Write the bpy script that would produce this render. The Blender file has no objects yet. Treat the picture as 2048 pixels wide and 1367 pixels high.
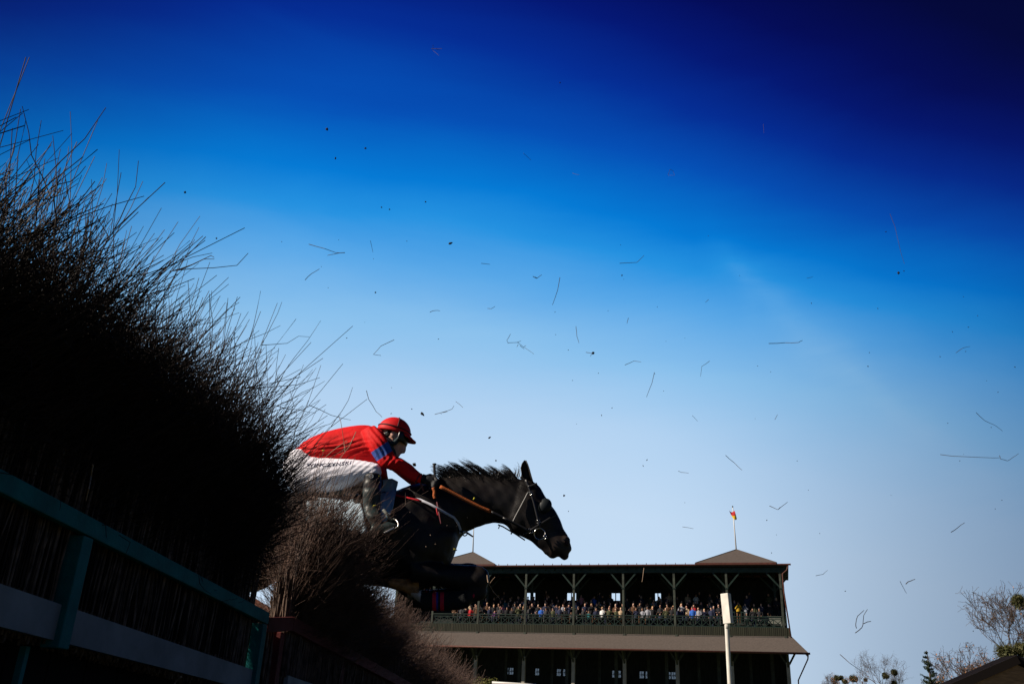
import bpy, bmesh, math, random
import numpy as np
from mathutils import Vector, Matrix
rnd = random.Random(7)
rng = np.random.default_rng(11)
C = bpy.context.scene.collection
scene = bpy.context.scene
rad = math.radians

# ------------------------------------------------------------ camera
FPX, PITCH, ROLL, CAMZ = 1769.0, rad(23.4), rad(2.58), 0.5
_F = Vector((0, math.cos(PITCH), math.sin(PITCH)))
_U0 = Vector((0, -math.sin(PITCH), math.cos(PITCH)))
_R0 = Vector((1, 0, 0))
_R = math.cos(ROLL) * _R0 + math.sin(ROLL) * _U0
_U = -math.sin(ROLL) * _R0 + math.cos(ROLL) * _U0
cam_d = bpy.data.cameras.new('camera')
cam = bpy.data.objects.new('camera', cam_d); C.objects.link(cam)
cam_d.sensor_width = 36.0
cam_d.lens = FPX / 2048 * 36.0
cam_d.clip_start = 0.05; cam_d.clip_end = 3000
m = Matrix((_R, _U, -_F)).transposed().to_4x4()
m.translation = Vector((0, 0, CAMZ))
cam.matrix_world = m
scene.camera = cam

# ------------------------------------------------------------ light and exposure
SUN_DIR = Vector((-0.80, -0.19, 0.54)).normalized()      # towards the sun
scene.view_settings.view_transform = 'Standard'
scene.view_settings.look = 'None'
scene.view_settings.gamma = 1.0
scene.view_settings.exposure = 0.5
scene.render.film_transparent = False
sd = bpy.data.lights.new('sun', 'SUN'); sd.energy = 4.6; sd.angle = rad(0.55); sd.color = (1.0, 0.87, 0.72)
so = bpy.data.objects.new('sun', sd); C.objects.link(so)
so.rotation_euler = SUN_DIR.to_track_quat('Z', 'Y').to_euler(); so.location = (-30, -5, 30)


def s2l(c):
    return tuple((v / 255 / 12.92) if v / 255 <= 0.04045 else ((v / 255 + 0.055) / 1.055) ** 2.4 for v in c)


class NT:
    """small helper for node trees"""
    def __init__(self, tree): self.t = tree
    def n(self, typ, **kw):
        nd = self.t.nodes.new(typ)
        for k, v in kw.items(): setattr(nd, k, v)
        return nd
    def l(self, a, b): self.t.links.new(a, b)
    def math(self, op, a, b=None, c=None, clamp=False):
        nd = self.n('ShaderNodeMath', operation=op); nd.use_clamp = clamp
        for i, v in enumerate((a, b, c)):
            if v is None: continue
            if hasattr(v, 'links'): self.l(v, nd.inputs[i])
            else: nd.inputs[i].default_value = v
        return nd.outputs[0]
    def ramp(self, fac, stops, interp='LINEAR'):
        nd = self.n('ShaderNodeValToRGB'); nd.color_ramp.interpolation = interp
        el = nd.color_ramp.elements
        while len(el) > 1: el.remove(el[-1])
        el[0].position = stops[0][0]; el[0].color = (*stops[0][1], 1)
        for p_, c_ in stops[1:]:
            e = el.new(p_); e.color = (*c_, 1)
        self.l(fac, nd.inputs[0]); return nd.outputs[0]
    def mix(self, fac, a, b, blend='MIX'):
        nd = self.n('ShaderNodeMix', data_type='RGBA', blend_type=blend)
        for i, v in ((0, fac), (6, a), (7, b)):
            if hasattr(v, 'links'): self.l(v, nd.inputs[i])
            else: nd.inputs[i].default_value = v if i == 0 else (*v, 1)[:4]
        return nd.outputs[2]
    def noise(self, scale, detail=4, rough=0.55, vec=None, dist=0.0):
        nd = self.n('ShaderNodeTexNoise'); nd.inputs['Scale'].default_value = scale
        nd.inputs['Detail'].default_value = detail; nd.inputs['Roughness'].default_value = rough
        nd.inputs['Distortion'].default_value = dist
        if vec is not None: self.l(vec, nd.inputs['Vector'])
        return nd


world = bpy.data.worlds.new('World'); scene.world = world; world.use_nodes = True
w = NT(world.node_tree); world.node_tree.nodes.clear()
tc = w.n('ShaderNodeTexCoord'); sep = w.n('ShaderNodeSeparateXYZ'); w.l(tc.outputs['Generated'], sep.inputs[0])
elev = w.math('DEGREES', w.math('ARCSINE', sep.outputs[2]))
azim = w.math('DEGREES', w.math('ARCTAN2', sep.outputs[0], sep.outputs[1]))
da = w.math('MINIMUM', w.math('ABSOLUTE', w.math('ADD', azim, 10.0)), 52.0)
s_ = w.math('ADD', w.math('MAXIMUM', elev, 0.0), w.math('MULTIPLY', w.math('MULTIPLY', w.math('MULTIPLY', da, da), 0.0060), w.math('MINIMUM', w.math('MAXIMUM', w.math('DIVIDE', elev, 28.0), 0.85), 1.3)))
# faint high cirrus streaks
mp = w.n('ShaderNodeMapping'); w.l(tc.outputs['Generated'], mp.inputs[0])
mp.inputs['Rotation'].default_value = (0.3, 0.55, 0.4); mp.inputs['Scale'].default_value = (1.0, 3.2, 5.5)
cn = w.noise(1.7, 6, 0.55, mp.outputs[0], 0.4)
streak = w.math('MULTIPLY', w.math('SUBTRACT', cn.outputs[0], 0.5), 3.5)
# one soft cirrus trail rising to the left of the eastern sky
twn = w.noise(3.2, 4, 0.6, tc.outputs['Generated'], 0.3)
tr_ = w.math('SUBTRACT', w.math('ADD', elev, w.math('MULTIPLY', w.math('SUBTRACT', twn.outputs[0], 0.5), 9.0)), w.math('ADD', 27.0, w.math('MULTIPLY', w.math('SUBTRACT', azim, 16.0), -0.95)))
tg = w.math('DIVIDE', 1.0, w.math('ADD', 1.0, w.math('MULTIPLY', w.math('MULTIPLY', tr_, tr_), 0.55)))
tn = w.noise(5.0, 5, 0.6, mp.outputs[0], 0.8)
gate = w.math('MULTIPLY', w.math('MULTIPLY', w.math('SUBTRACT', azim, 13.0), 0.3, clamp=True), w.math('MULTIPLY', w.math('SUBTRACT', 31.0, azim), 0.12, clamp=True))
trail = w.math('MULTIPLY', w.math('MULTIPLY', tg, gate), w.math('MULTIPLY', tn.outputs[0], 2.6))
s2 = w.math('SUBTRACT', w.math('SUBTRACT', s_, streak), trail)
stops = [(0, (206, 226, 246)), (8, (204, 226, 248)), (14, (198, 222, 246)), (19, (181, 213, 244)), (24, (141, 196, 240)),
         (28, (92, 171, 235)), (31, (36, 148, 228)), (33.5, (0, 124, 216)), (38, (0, 80, 184)), (42, (0, 44, 150)),
         (45.5, (0, 20, 118)), (49, (0, 5, 90)), (54, (0, 0, 62)), (75, (0, 0, 30)), (95, (0, 0, 22))]
col = w.ramp(w.math('DIVIDE', s2, 100.0), [(a / 100, s2l(c)) for a, c in stops])
# the low band of sky dims away from the middle of the view, greyer to the east
az_f = w.math('SUBTRACT', azim, 8.0)
az_r = w.math('MULTIPLY', w.math('MULTIPLY', w.math('MAXIMUM', az_f, 0.0), w.math('MAXIMUM', az_f, 0.0)), 0.0017)
az_lf = w.math('MAXIMUM', w.math('SUBTRACT', -14.0, azim), 0.0)
az_l = w.math('MULTIPLY', w.math('MULTIPLY', az_lf, az_lf), 0.0014)
dim = w.math('DIVIDE', 1.0, w.math('ADD', 1.0, w.math('ADD', w.math('MULTIPLY', w.math('MINIMUM', az_r, 5.5), w.math('MAXIMUM', w.math('MINIMUM', w.math('SUBTRACT', 1.9, w.math('DIVIDE', elev, 16.0)), 1.7), 0.3)), w.math('MINIMUM', az_l, 2.2))))
graded = w.mix(1.0, col, (1, 1, 1), 'MULTIPLY')
cmb = w.n('ShaderNodeCombineColor')
w.l(w.math('POWER', dim, 1.02), cmb.inputs[0]); w.l(w.math('POWER', dim, 0.95), cmb.inputs[1]); w.l(w.math('POWER', dim, 0.84), cmb.inputs[2])
graded = w.mix(1.0, col, cmb.outputs[0], 'MULTIPLY')
sky = w.n('ShaderNodeTexSky', sky_type='NISHITA'); sky.sun_disc = False
sky.sun_elevation = math.asin(SUN_DIR.z); sky.sun_rotation = math.atan2(SUN_DIR.x, SUN_DIR.y)
sky.air_density = 0.7; sky.dust_density = 0.0; sky.ozone_density = 4.0
nish = w.mix(1.0, sky.outputs[0], (0.08, 0.08, 0.08), 'MULTIPLY')
bgc = w.mix(0.04, graded, nish)
scl = w.mix(1.0, bgc, (10.0, 10.0, 10.0), 'MULTIPLY')
bg = w.n('ShaderNodeBackground'); bg.inputs[1].default_value = 0.0707
w.l(scl, bg.inputs[0]); wo = w.n('ShaderNodeOutputWorld'); w.l(bg.outputs[0], wo.inputs[0])


# ------------------------------------------------------------ helpers
def P(px, py, Y):
    """point of the vertical plane y = Y seen at photo pixel (px, py); used to take measurements off the photograph"""
    px, py, Y = float(px), float(py), float(Y)
    d = (px - 1024) / FPX * _R + (683 - py) / FPX * _U + _F
    return Vector((0, 0, CAMZ)) + d * (Y / d.y)


def tag(o, label=None, cat=None, group=None, kind=None):
    if label: o['label'] = label
    if cat: o['category'] = cat
    if group: o['group'] = group
    if kind: o['kind'] = kind
    return o


def empty(name, loc, label=None, cat=None, group=None):
    o = bpy.data.objects.new(name, None); C.objects.link(o); o.location = loc
    o.empty_display_size = 0.2
    return tag(o, label, cat, group)


def wloc(o):
    v = Vector((0, 0, 0))
    while o: v += o.location; o = o.parent
    return v


def obj(name, verts, faces, mat, parent=None, smooth=False, loc=None, mats=None, fmat=None):
    """verts in world coordinates; origin at loc, or at the parent's origin"""
    off = wloc(parent) if parent else (Vector(loc) if loc is not None else Vector((0, 0, 0)))
    me = bpy.data.meshes.new(name)
    v = np.asarray([tuple(q) for q in verts] if not isinstance(verts, np.ndarray) else verts, dtype=np.float64)
    v = v - np.array(off)
    me.from_pydata(v.tolist(), [], [tuple(f) for f in faces])
    for mm in (mats or [mat]): me.materials.append(mm)
    if fmat is not None: me.polygons.foreach_set('material_index', list(fmat))
    if smooth: me.polygons.foreach_set('use_smooth', [True] * len(me.polygons))
    me.update()
    o = bpy.data.objects.new(name, me); C.objects.link(o)
    if parent: o.parent = parent
    else: o.location = off
    return o


class MB:
    def __init__(self): self.v = []; self.f = []; self.mi = []
    def add(self, v, f, mi=0):
        n = len(self.v); self.v += [Vector(q) for q in v]; self.f += [tuple(i + n for i in q) for q in f]; self.mi += [mi] * len(f)
    def box(self, c, s, ax=None, mi=0, bev=0.0):
        """box of full size s at centre c, axes ax (3 unit vectors)"""
        ax = ax or (Vector((1, 0, 0)), Vector((0, 1, 0)), Vector((0, 0, 1)))
        if bev > 0:
            bm = bmesh.new(); bmesh.ops.create_cube(bm, size=1)
            for q in bm.verts: q.co = Vector((q.co.x * s[0], q.co.y * s[1], q.co.z * s[2]))
            bmesh.ops.bevel(bm, geom=bm.edges[:], offset=bev, segments=2, affect='EDGES', profile=0.6)
            vs = [Vector(c) + ax[0] * q.co.x + ax[1] * q.co.y + ax[2] * q.co.z for q in bm.verts]
            fs = [[q.index for q in fc.verts] for fc in bm.faces]; bm.free()
            self.add(vs, fs, mi); return
        vs = [Vector(c) + ax[0] * (a * s[0] / 2) + ax[1] * (b * s[1] / 2) + ax[2] * (d * s[2] / 2) for a in (-1, 1) for b in (-1, 1) for d in (-1, 1)]
        self.add(vs, [(0, 1, 3, 2), (4, 6, 7, 5), (0, 4, 5, 1), (2, 3, 7, 6), (0, 2, 6, 4), (1, 5, 7, 3)], mi)
    def beam(self, a, b, wd, ht, up=Vector((0, 0, 1)), mi=0, bev=0.0):
        a, b = Vector(a), Vector(b); d = b - a; L = d.length; e1 = d / L
        e2 = up.cross(e1)
        if e2.length < 1e-6: e2 = Vector((1, 0, 0)).cross(e1)
        e2.normalize(); e3 = e1.cross(e2)
        self.box((a + b) / 2, (L, wd, ht), (e1, e2, e3), mi, bev)
    def tube(self, pts, r, n=8, mi=0, cap=True):
        pts = [Vector(q) for q in pts]
        rr = r if isinstance(r, (list, tuple)) else [r] * len(pts)
        base = len(self.v); prev = None
        for i, q in enumerate(pts):
            t = (pts[min(i + 1, len(pts) - 1)] - pts[max(i - 1, 0)])
            t = t.normalized() if t.length > 1e-9 else Vector((0, 0, 1))
            if prev is None:
                u = t.cross(Vector((0, 0, 1)) if abs(t.z) < 0.9 else Vector((1, 0, 0))).normalized()
            else: u = (prev - t * prev.dot(t)).normalized()
            prev = u; v_ = t.cross(u)
            for k in range(n):
                a = 2 * math.pi * k / n
                self.v.append(q + (u * math.cos(a) + v_ * math.sin(a)) * rr[i])
        for i in range(len(pts) - 1):
            for k in range(n):
                a = base + i * n + k; b = base + i * n + (k + 1) % n
                self.f.append((a, b, b + n, a + n)); self.mi.append(mi)
        if cap:
            self.f.append(tuple(base + k for k in range(n))[::-1]); self.mi.append(mi)
            self.f.append(tuple(base + (len(pts) - 1) * n + k for k in range(n))); self.mi.append(mi)
    def build(self, name, mat, parent=None, smooth=False, loc=None, mats=None):
        return obj(name, self.v, self.f, mat, parent, smooth, loc, mats, self.mi if mats else None)


def mat(name, col, rough=0.7, metal=0.0, spec=0.3, var=0.0, vscale=8.0, col2=None, bump=0.0, bscale=40.0, coat=0.0, stretch=None, vdetail=4):
    mt = bpy.data.materials.new(name); mt.use_nodes = True; t = NT(mt.node_tree)
    b = mt.node_tree.nodes['Principled BSDF']
    b.inputs['Base Color'].default_value = (*col, 1); b.inputs['Roughness'].default_value = rough
    b.inputs['Metallic'].default_value = metal; b.inputs['Specular IOR Level'].default_value = spec
    if coat: b.inputs['Coat Weight'].default_value = coat
    tcn = t.n('ShaderNodeTexCoord'); vec = tcn.outputs['Object']
    if stretch:
        mpn = t.n('ShaderNodeMapping'); mpn.inputs['Scale'].default_value = stretch; t.l(vec, mpn.inputs[0]); vec = mpn.outputs[0]
    if var > 0 or col2:
        nz = t.noise(vscale, vdetail, 0.6, vec)
        c2 = col2 or tuple(min(1, c * (1 + var)) for c in col); c1 = col if col2 else tuple(c * (1 - var) for c in col)
        cr = t.ramp(nz.outputs[0], [(0.35, c1), (0.65, c2)]); t.l(cr, b.inputs['Base Color'])
    if bump > 0:
        nb = t.noise(bscale, 5, 0.6, vec); bn = t.n('ShaderNodeBump'); bn.inputs['Strength'].default_value = bump
        bn.inputs['Distance'].default_value = 0.01
        t.l(nb.outputs[0], bn.inputs['Height']); t.l(bn.outputs[0], b.inputs['Normal'])
    return mt


def prisms(pl, rad_, sides=3):
    """pl (N,K,3) polylines, rad_ (N,K) -> verts, faces of thin tapering tubes"""
    N, K, _ = pl.shape
    t = np.empty_like(pl); t[:, 1:-1] = pl[:, 2:] - pl[:, :-2]; t[:, 0] = pl[:, 1] - pl[:, 0]; t[:, -1] = pl[:, -1] - pl[:, -2]
    t /= np.linalg.norm(t, axis=2, keepdims=True) + 1e-9
    ref = np.where(np.abs(t[..., 2:3]) < 0.9, np.array([0, 0, 1.0]), np.array([1.0, 0, 0]))
    u = np.cross(t, ref); u /= np.linalg.norm(u, axis=2, keepdims=True) + 1e-9
    v = np.cross(t, u)
    ang = np.arange(sides) * 2 * np.pi / sides
    ring = pl[:, :, None, :] + rad_[:, :, None, None] * (u[:, :, None, :] * np.cos(ang)[None, None, :, None] + v[:, :, None, :] * np.sin(ang)[None, None, :, None])
    verts = ring.reshape(-1, 3)
    i, k, s = np.meshgrid(np.arange(N), np.arange(K - 1), np.arange(sides), indexing='ij')
    a = (i * K + k) * sides + s; b = (i * K + k) * sides + (s + 1) % sides
    faces = np.stack([a, b, b + sides, a + sides], -1).reshape(-1, 4)
    return verts, faces


def quads_obj(name, parts, mat_, parent=None, loc=None):
    """fast mesh from a list of (verts, quads)"""
    vs, fs, n = [], [], 0
    for v, f in parts: vs.append(v); fs.append(f + n); n += len(v)
    v = np.concatenate(vs); f = np.concatenate(fs)
    off = np.array(wloc(parent) if parent else (loc if loc is not None else (0, 0, 0)), dtype=float)
    me = bpy.data.meshes.new(name); me.vertices.add(len(v)); me.vertices.foreach_set('co', (v - off).astype(np.float32).ravel())
    me.loops.add(f.size); me.loops.foreach_set('vertex_index', f.astype(np.int32).ravel())
    me.polygons.add(len(f)); me.polygons.foreach_set('loop_start', np.arange(0, f.size, 4, dtype=np.int32))
    try: me.polygons.foreach_set('loop_total', np.full(len(f), 4, dtype=np.int32))
    except Exception: pass
    me.materials.append(mat_); me.update(calc_edges=True); me.validate()
    o = bpy.data.objects.new(name, me); C.objects.link(o)
    if parent: o.parent = parent
    else: o.location = off
    return o

# ------------------------------------------------------------ ground
GRASS = mat('turf', (0.05, 0.07, 0.02), 0.9, col2=(0.09, 0.085, 0.035), vscale=0.6, bump=0.5, bscale=30)
def ground_h(x, y):
    # flat course, rising to the terrace the stand is built on
    t = min(max((y - 45) / 22.0, 0), 1); t = t * t * (3 - 2 * t)
    return 2.9 * t - 0.06 * math.sin(x * 0.21) * math.sin(y * 0.17)
gv, gf = [], []
xs = [-900, -400, -200, -100] + list(range(-60, 84, 4)) + [110, 200, 400, 900]
ys = [-300, -100, -40, -20] + list(range(-10, 100, 4)) + [120, 180, 300, 600, 1500]
for y in ys:
    for x in xs: gv.append((x, y, ground_h(x, y)))
for j in range(len(ys) - 1):
    for i in range(len(xs) - 1):
        a = j * len(xs) + i; gf.append((a, a + 1, a + 1 + len(xs), a + len(xs)))
tag(obj('ground', gv, gf, GRASS, smooth=True), kind='structure')

# ------------------------------------------------------------ grandstand
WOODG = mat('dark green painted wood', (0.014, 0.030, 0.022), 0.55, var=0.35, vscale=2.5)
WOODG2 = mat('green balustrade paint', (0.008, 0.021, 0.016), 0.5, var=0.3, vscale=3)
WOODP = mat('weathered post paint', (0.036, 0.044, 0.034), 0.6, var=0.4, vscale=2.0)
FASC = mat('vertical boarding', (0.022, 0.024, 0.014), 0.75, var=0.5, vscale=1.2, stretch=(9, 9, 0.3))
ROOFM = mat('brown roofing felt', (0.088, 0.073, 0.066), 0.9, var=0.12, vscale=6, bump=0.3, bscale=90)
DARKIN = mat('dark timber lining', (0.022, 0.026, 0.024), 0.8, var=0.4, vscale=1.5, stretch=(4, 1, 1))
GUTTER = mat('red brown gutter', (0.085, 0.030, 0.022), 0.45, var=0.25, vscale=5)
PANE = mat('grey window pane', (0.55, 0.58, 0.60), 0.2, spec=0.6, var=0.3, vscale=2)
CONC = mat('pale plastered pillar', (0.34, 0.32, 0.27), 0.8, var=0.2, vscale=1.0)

SR = Vector((24.35, 78.0, 0)); SL = Vector((-1.62, 86.0, 0))
ex = (SL - SR).normalized()                 # along the front, towards the far end
ey = Vector((-ex.y, ex.x, 0));              # depth
if ey.y < 0: ey = -ey
ez = Vector((0, 0, 1)); AX = (ex, ey, ez)
G0 = 2.8                                    # ground level at the stand
def S(u, v, z): return SR + ex * u + ey * v + ez * z
FL = 9.0; RT = 14.1; LEN = 36.0; BAY = 4.56
stand = empty('grandstand', S(LEN / 2, 0, G0), 'two storey timber grandstand with corner roof caps and a packed upper deck', 'grandstand')
POSTU = [0.22 + BAY * k for k in range(8)]
# roof slab with shallow fall to the back, boarded ceiling
b = MB()
b.add([S(-0.55, -0.45, RT), S(LEN, -0.45, RT), S(LEN, 10.6, RT + 0.5), S(-0.55, 10.6, RT + 0.5),
       S(-0.55, -0.45, RT + 0.16), S(LEN, -0.45, RT + 0.16), S(LEN, 10.6, RT + 0.66), S(-0.55, 10.6, RT + 0.66)],
      [(0, 1, 2, 3), (4, 7, 6, 5), (0, 4, 5, 1), (1, 5, 6, 2), (2, 6, 7, 3), (3, 7, 4, 0)])
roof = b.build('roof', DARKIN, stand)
b = MB(); b.tube([S(-0.75, -0.53, RT + 0.14), S(LEN, -0.53, RT + 0.14)], 0.075, 8)
for k in range(42): b.box(S(0.4 + k * 0.87, -0.53, RT + 0.26), (0.05, 0.05, 0.14), AX)
b.build('gutter', GUTTER, roof)
b = MB()
for k in range(43):
    b.box(S(0.2 + k * 0.84, 4.9, RT + 0.10), (0.09, 10.4, 0.16), (ex, (ey + ez * 0.045).normalized(), ez))
b.build('rafter', WOODG, roof)
# pyramid caps
def cap(u0, u1):
    cu = (u0 + u1) / 2; d = (u1 - u0)
    b = MB(); z0 = RT + 0.30
    q = [S(u0, -0.6, z0), S(u1, -0.6, z0), S(u1, d - 0.6, z0), S(u0, d - 0.6, z0), S(cu, d / 2 - 0.6, z0 + 1.78)]
    b.add(q, [(0, 4, 1), (1, 4, 2), (2, 4, 3), (3, 4, 0), (0, 1, 2, 3)])
    o = b.build('roof_cap', ROOFM, stand)
    e = MB()
    for i in range(4): e.beam(q[i] + ez * -0.08, q[(i + 1) % 4] + ez * -0.08, 0.10, 0.17)
    e.build('edge_board', GUTTER, o)
    e = MB()
    for i in range(4): e.tube([q[i] + ez * 0.02, q[4] + ez * 0.02], 0.035, 6)
    e.build('ridge', ROOFM, o)
    return q[4]
apexR = cap(0.45, 7.35)
apexL = cap(26.0, 32.9)
# flagpoles, standing on the caps
POLEW = mat('white flagpole', (0.62, 0.62, 0.6), 0.4)
def flagpole(ap, label, flag):
    r = empty('flagpole', ap, label, 'flagpole')
    b = MB(); b.tube([ap - ez * 0.15, ap + Vector((-0.10, 0, 3.9))], [0.065, 0.035], 8); b.build('pole', POLEW, r, True)
    b = MB(); b.box(ap + Vector((-0.10, 0, 3.97)), (0.10, 0.10, 0.16), bev=0.03); b.build('finial', mat('finial black', (0.05, 0.05, 0.05)), r)
    if flag:
        FR = mat('flag red', (0.55, 0.03, 0.04), 0.8); FY = mat('flag yellow', (0.75, 0.5, 0.02), 0.8)
        vs, fs, mi = [], [], []
        for j in range(9):
            for i in range(7):
                a = i / 6; c = j / 8
                x = -0.38 + 0.50 * a + 0.34 * c * (1 - 0.4 * a)
                vs.append(ap + Vector((-0.10 + x, -0.08 + 0.07 * math.sin(4 * a + 3 * c), 3.60 - 0.74 * c - 0.16 * math.sin(3 * a))))
        for j in range(8):
            for i in range(6):
                k = j * 7 + i; fs.append((k, k + 1, k + 8, k + 7)); mi.append(0 if j < 4 else 1)
        obj('flag', vs, fs, None, r, True, mats=[FR, FY], fmat=mi)
flagpole(apexR, 'white flagpole with a red and yellow flag on the near roof cap of the grandstand', True)
flagpole(apexL, 'bare thin flagpole on the far roof cap of the grandstand, below the horse chest', False)
# upper posts with Y braces
for u in POSTU:
    b = MB(); b.box(S(u, 0.0, (FL - 0.75 + RT) / 2), (0.19, 0.19, RT - FL + 0.75), AX, bev=0.015)
    pst = b.build('upper_post', WOODP, stand)
    b = MB(); b.box(S(u, 0.0, 12.28), (0.27, 0.27, 0.10), AX)
    for s in ((1,) if u < 1 else (-1, 1)):
        b.beam(S(u + s * 0.08, 0, 12.4), S(u + s * 1.15, 0, 13.62), 0.13, 0.13)
        b.beam(S(u, 0.08, 12.5), S(u, 1.2, 13.7), 0.11, 0.11)
    b.build('brace', WOODG2, pst)
b = MB(); b.box(S(LEN / 2 - 0.2, 0, 13.85), (LEN + 0.1, 0.22, 0.42), AX); b.build('eaves_beam', WOODG, stand)
for u in POSTU[:-1]:
    b = MB(); b.box(S(u + 0.55, 4.3, (FL + RT) / 2 + 0.4), (0.2, 0.2, RT - FL + 0.4), AX)
    for s in (-1, 1): b.beam(S(u + 0.55, 4.3, 12.6), S(u + 0.55 + s * 1.2, 4.3, 13.9), 0.12, 0.12)
    b.build('inner_post', WOODG, stand)
# balustrade, one panel per bay
for k in range(7):
    u0, u1 = POSTU[k] + 0.1, POSTU[k + 1] - 0.1
    b = MB(); b.box(S((u0 + u1) / 2, -0.02, 9.92), (u1 - u0, 0.17, 0.09), AX); b.box(S((u0 + u1) / 2, 0, 9.72), (u1 - u0, 0.07, 0.07), AX)
    b.box(S((u0 + u1) / 2, 0, 9.09), (u1 - u0, 0.10, 0.09), AX)
    n = 6; du = (u1 - u0) / n
    for i in range(n):
        a = u0 + i * du
        if i: b.box(S(a, 0, 9.41), (0.07, 0.07, 0.56), AX)
        b.beam(S(a + 0.05, 0.012, 9.15), S(a + du - 0.05, 0.012, 9.67), 0.045, 0.055); b.beam(S(a + 0.05, -0.035, 9.67), S(a + du - 0.05, -0.035, 9.15), 0.04, 0.055)
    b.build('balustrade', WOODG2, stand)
# boarded fascia below the deck
b = MB(); b.box(S(LEN / 2 - 0.15, -0.06, 8.69), (LEN + 0.2, 0.12, 0.70), AX)
nb = int(LEN / 0.16)
for i in range(nb): b.box(S(i * 0.16 + 0.05, -0.135, 8.69), (0.125, 0.03, 0.70 + 0.02 * (i % 3)), AX)
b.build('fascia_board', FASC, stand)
# deck and raked tiers
b = MB(); b.box(S(LEN / 2, 0.6, FL - 0.12), (LEN, 1.3, 0.16), AX)
NT_, TD, TH = 9, 0.82, 0.30
for k in range(NT_): b.box(S(LEN / 2, 1.15 + TD * (k + 0.5), FL - 0.35 + (k + 1) * TH / 2 + 0.15), (LEN, TD, (k + 1) * TH + 0.5), AX)
b.build('raked_tier', DARKIN, stand)
# back wall with real openings, and the end walls
ops = []
for px0, px1, y0, y1 in ((1053, 1070, 1184, 1198), (1134, 1152, 1185, 1198), (1223, 1240, 1186, 1199), (1310, 1322, 1187, 1200)):
    # where those sight lines meet the back wall plane v = 9.2
    def hit(px, py):
        d = (px - 1024) / FPX * _R + (683 - py) / FPX * _U + _F
        o_ = Vector((0, 0, CAMZ)); t = ((SR + ey * 9.2) - o_).dot(ey) / d.dot(ey); q = o_ + d * t
        return (q - SR).dot(ex), q.z
    ua, za = hit(px1, y1); ub, zb = hit(px0, y0); ops.append((ua, ub, za, zb))
zlo = min(o_[2] for o_ in ops); zhi = max(o_[3] for o_ in ops)
b = MB(); BW = 9.28
b.box(S(LEN / 2, BW, (FL + zlo) / 2 - 0.5), (LEN, 0.16, zlo - FL + 1.0), AX); b.box(S(LEN / 2, BW, (zhi + RT + 0.5) / 2), (LEN, 0.16, RT + 0.5 - zhi), AX)
edges = [0.0] + [e for o_ in sorted(ops) for e in (o_[0], o_[1])] + [LEN]
for i in range(0, len(edges), 2):
    b.box(S((edges[i] + edges[i + 1]) / 2, BW, (zlo + zhi) / 2), (edges[i + 1] - edges[i], 0.16, zhi - zlo), AX)
bw = b.build('back_wall', DARKIN, stand)
for o_ in ops:
    b = MB(); cu = (o_[0] + o_[1]) / 2
    b.box(S(cu, BW - 0.09, (zlo + zhi) / 2), (0.09, 0.06, zhi - zlo), AX); b.build('window_mullion', WOODG, bw)
b = MB(); b.box(S(-0.02, 5.4, 9.55), (0.10, 7.6, 1.3), AX); b.box(S(-0.02, 9.0, 11.8), (0.10, 0.8, 4.9), AX)
b.box(S(-0.02, 7.2, 11.6), (0.10, 2.8, 4.9), AX); b.build('end_wall', WOODG, stand)
b = MB(); b.box(S(LEN, 4.6, 9.6), (0.2, 9.4, 9.6), AX); b.build('end_wall', WOODG, stand)
# commentator's desk by the near end
b = MB(); b.box(S(1.55, 0.9, 10.02), (2.5, 0.7, 0.07), AX, bev=0.01); b.box(S(1.55, 0.66, 9.72), (2.3, 0.07, 0.55), AX); b.box(S(0.42, 0.9, 9.5), (0.08, 0.5, 1.0), AX); b.box(S(2.68, 0.9, 9.5), (0.08, 0.5, 1.0), AX)
b.build('desk', mat('grey painted desk', (0.16, 0.17, 0.15), 0.6, var=0.2), stand)
b = MB()
for s in range(5): b.box(S(3.4 + s * 0.28, 0.5, 9.95), (0.07, 0.07, 0.95), AX)
b.box(S(3.96, 0.5, 10.35), (1.3, 0.08, 0.08), AX); b.box(S(3.96, 0.5, 9.95), (1.3, 0.08, 0.07), AX); b.build('gate', WOODG2, stand)
# downpipes
b = MB(); b.tube([S(-0.5, -0.5, RT + 0.05), S(-0.4, -0.4, RT - 0.3), S(0.0, -0.22, RT - 0.6), S(0.0, -0.2, 12.0), S(-0.3, -0.25, 8.2)], 0.06, 8); b.build('downpipe', GUTTER, stand, True)
# lower lean-to roof, hipped at the end
EAVE = 6.88; OUT = 2.3
lr = MB()
vt = [S(-0.35, -0.12, 8.34), S(LEN, -0.12, 8.34), S(LEN, -OUT, EAVE), S(-1.55, -OUT, EAVE), S(-0.35, 0.9, 8.34), S(-1.55, 0.9, EAVE)]
vb = [q - ez * 0.12 for q in vt]
lr.add(vt + vb, [(0, 3, 2, 1), (4, 5, 3, 0), (6, 7, 8, 9), (10, 6, 9, 11), (3, 9, 8, 2), (5, 11, 9, 3), (0, 1, 7, 6), (0, 6, 10, 4), (4, 10, 11, 5), (1, 2, 8, 7)])
lroof = lr.build('lean_to_roof', ROOFM, stand)
b = MB(); b.tube([S(-1.66, -OUT - 0.07, EAVE - 0.05), S(LEN, -OUT - 0.07, EAVE - 0.05)], 0.085, 8); b.build('gutter', GUTTER, lroof, True)
b = MB(); b.tube([S(-1.5, -OUT - 0.05, EAVE - 0.1), S(-1.45, -2.0, EAVE - 0.45), S(-0.6, -0.35, 4.9), S(-0.5, -0.3, G0)], 0.055, 8); b.build('downpipe', GUTTER, lroof, True)
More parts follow.
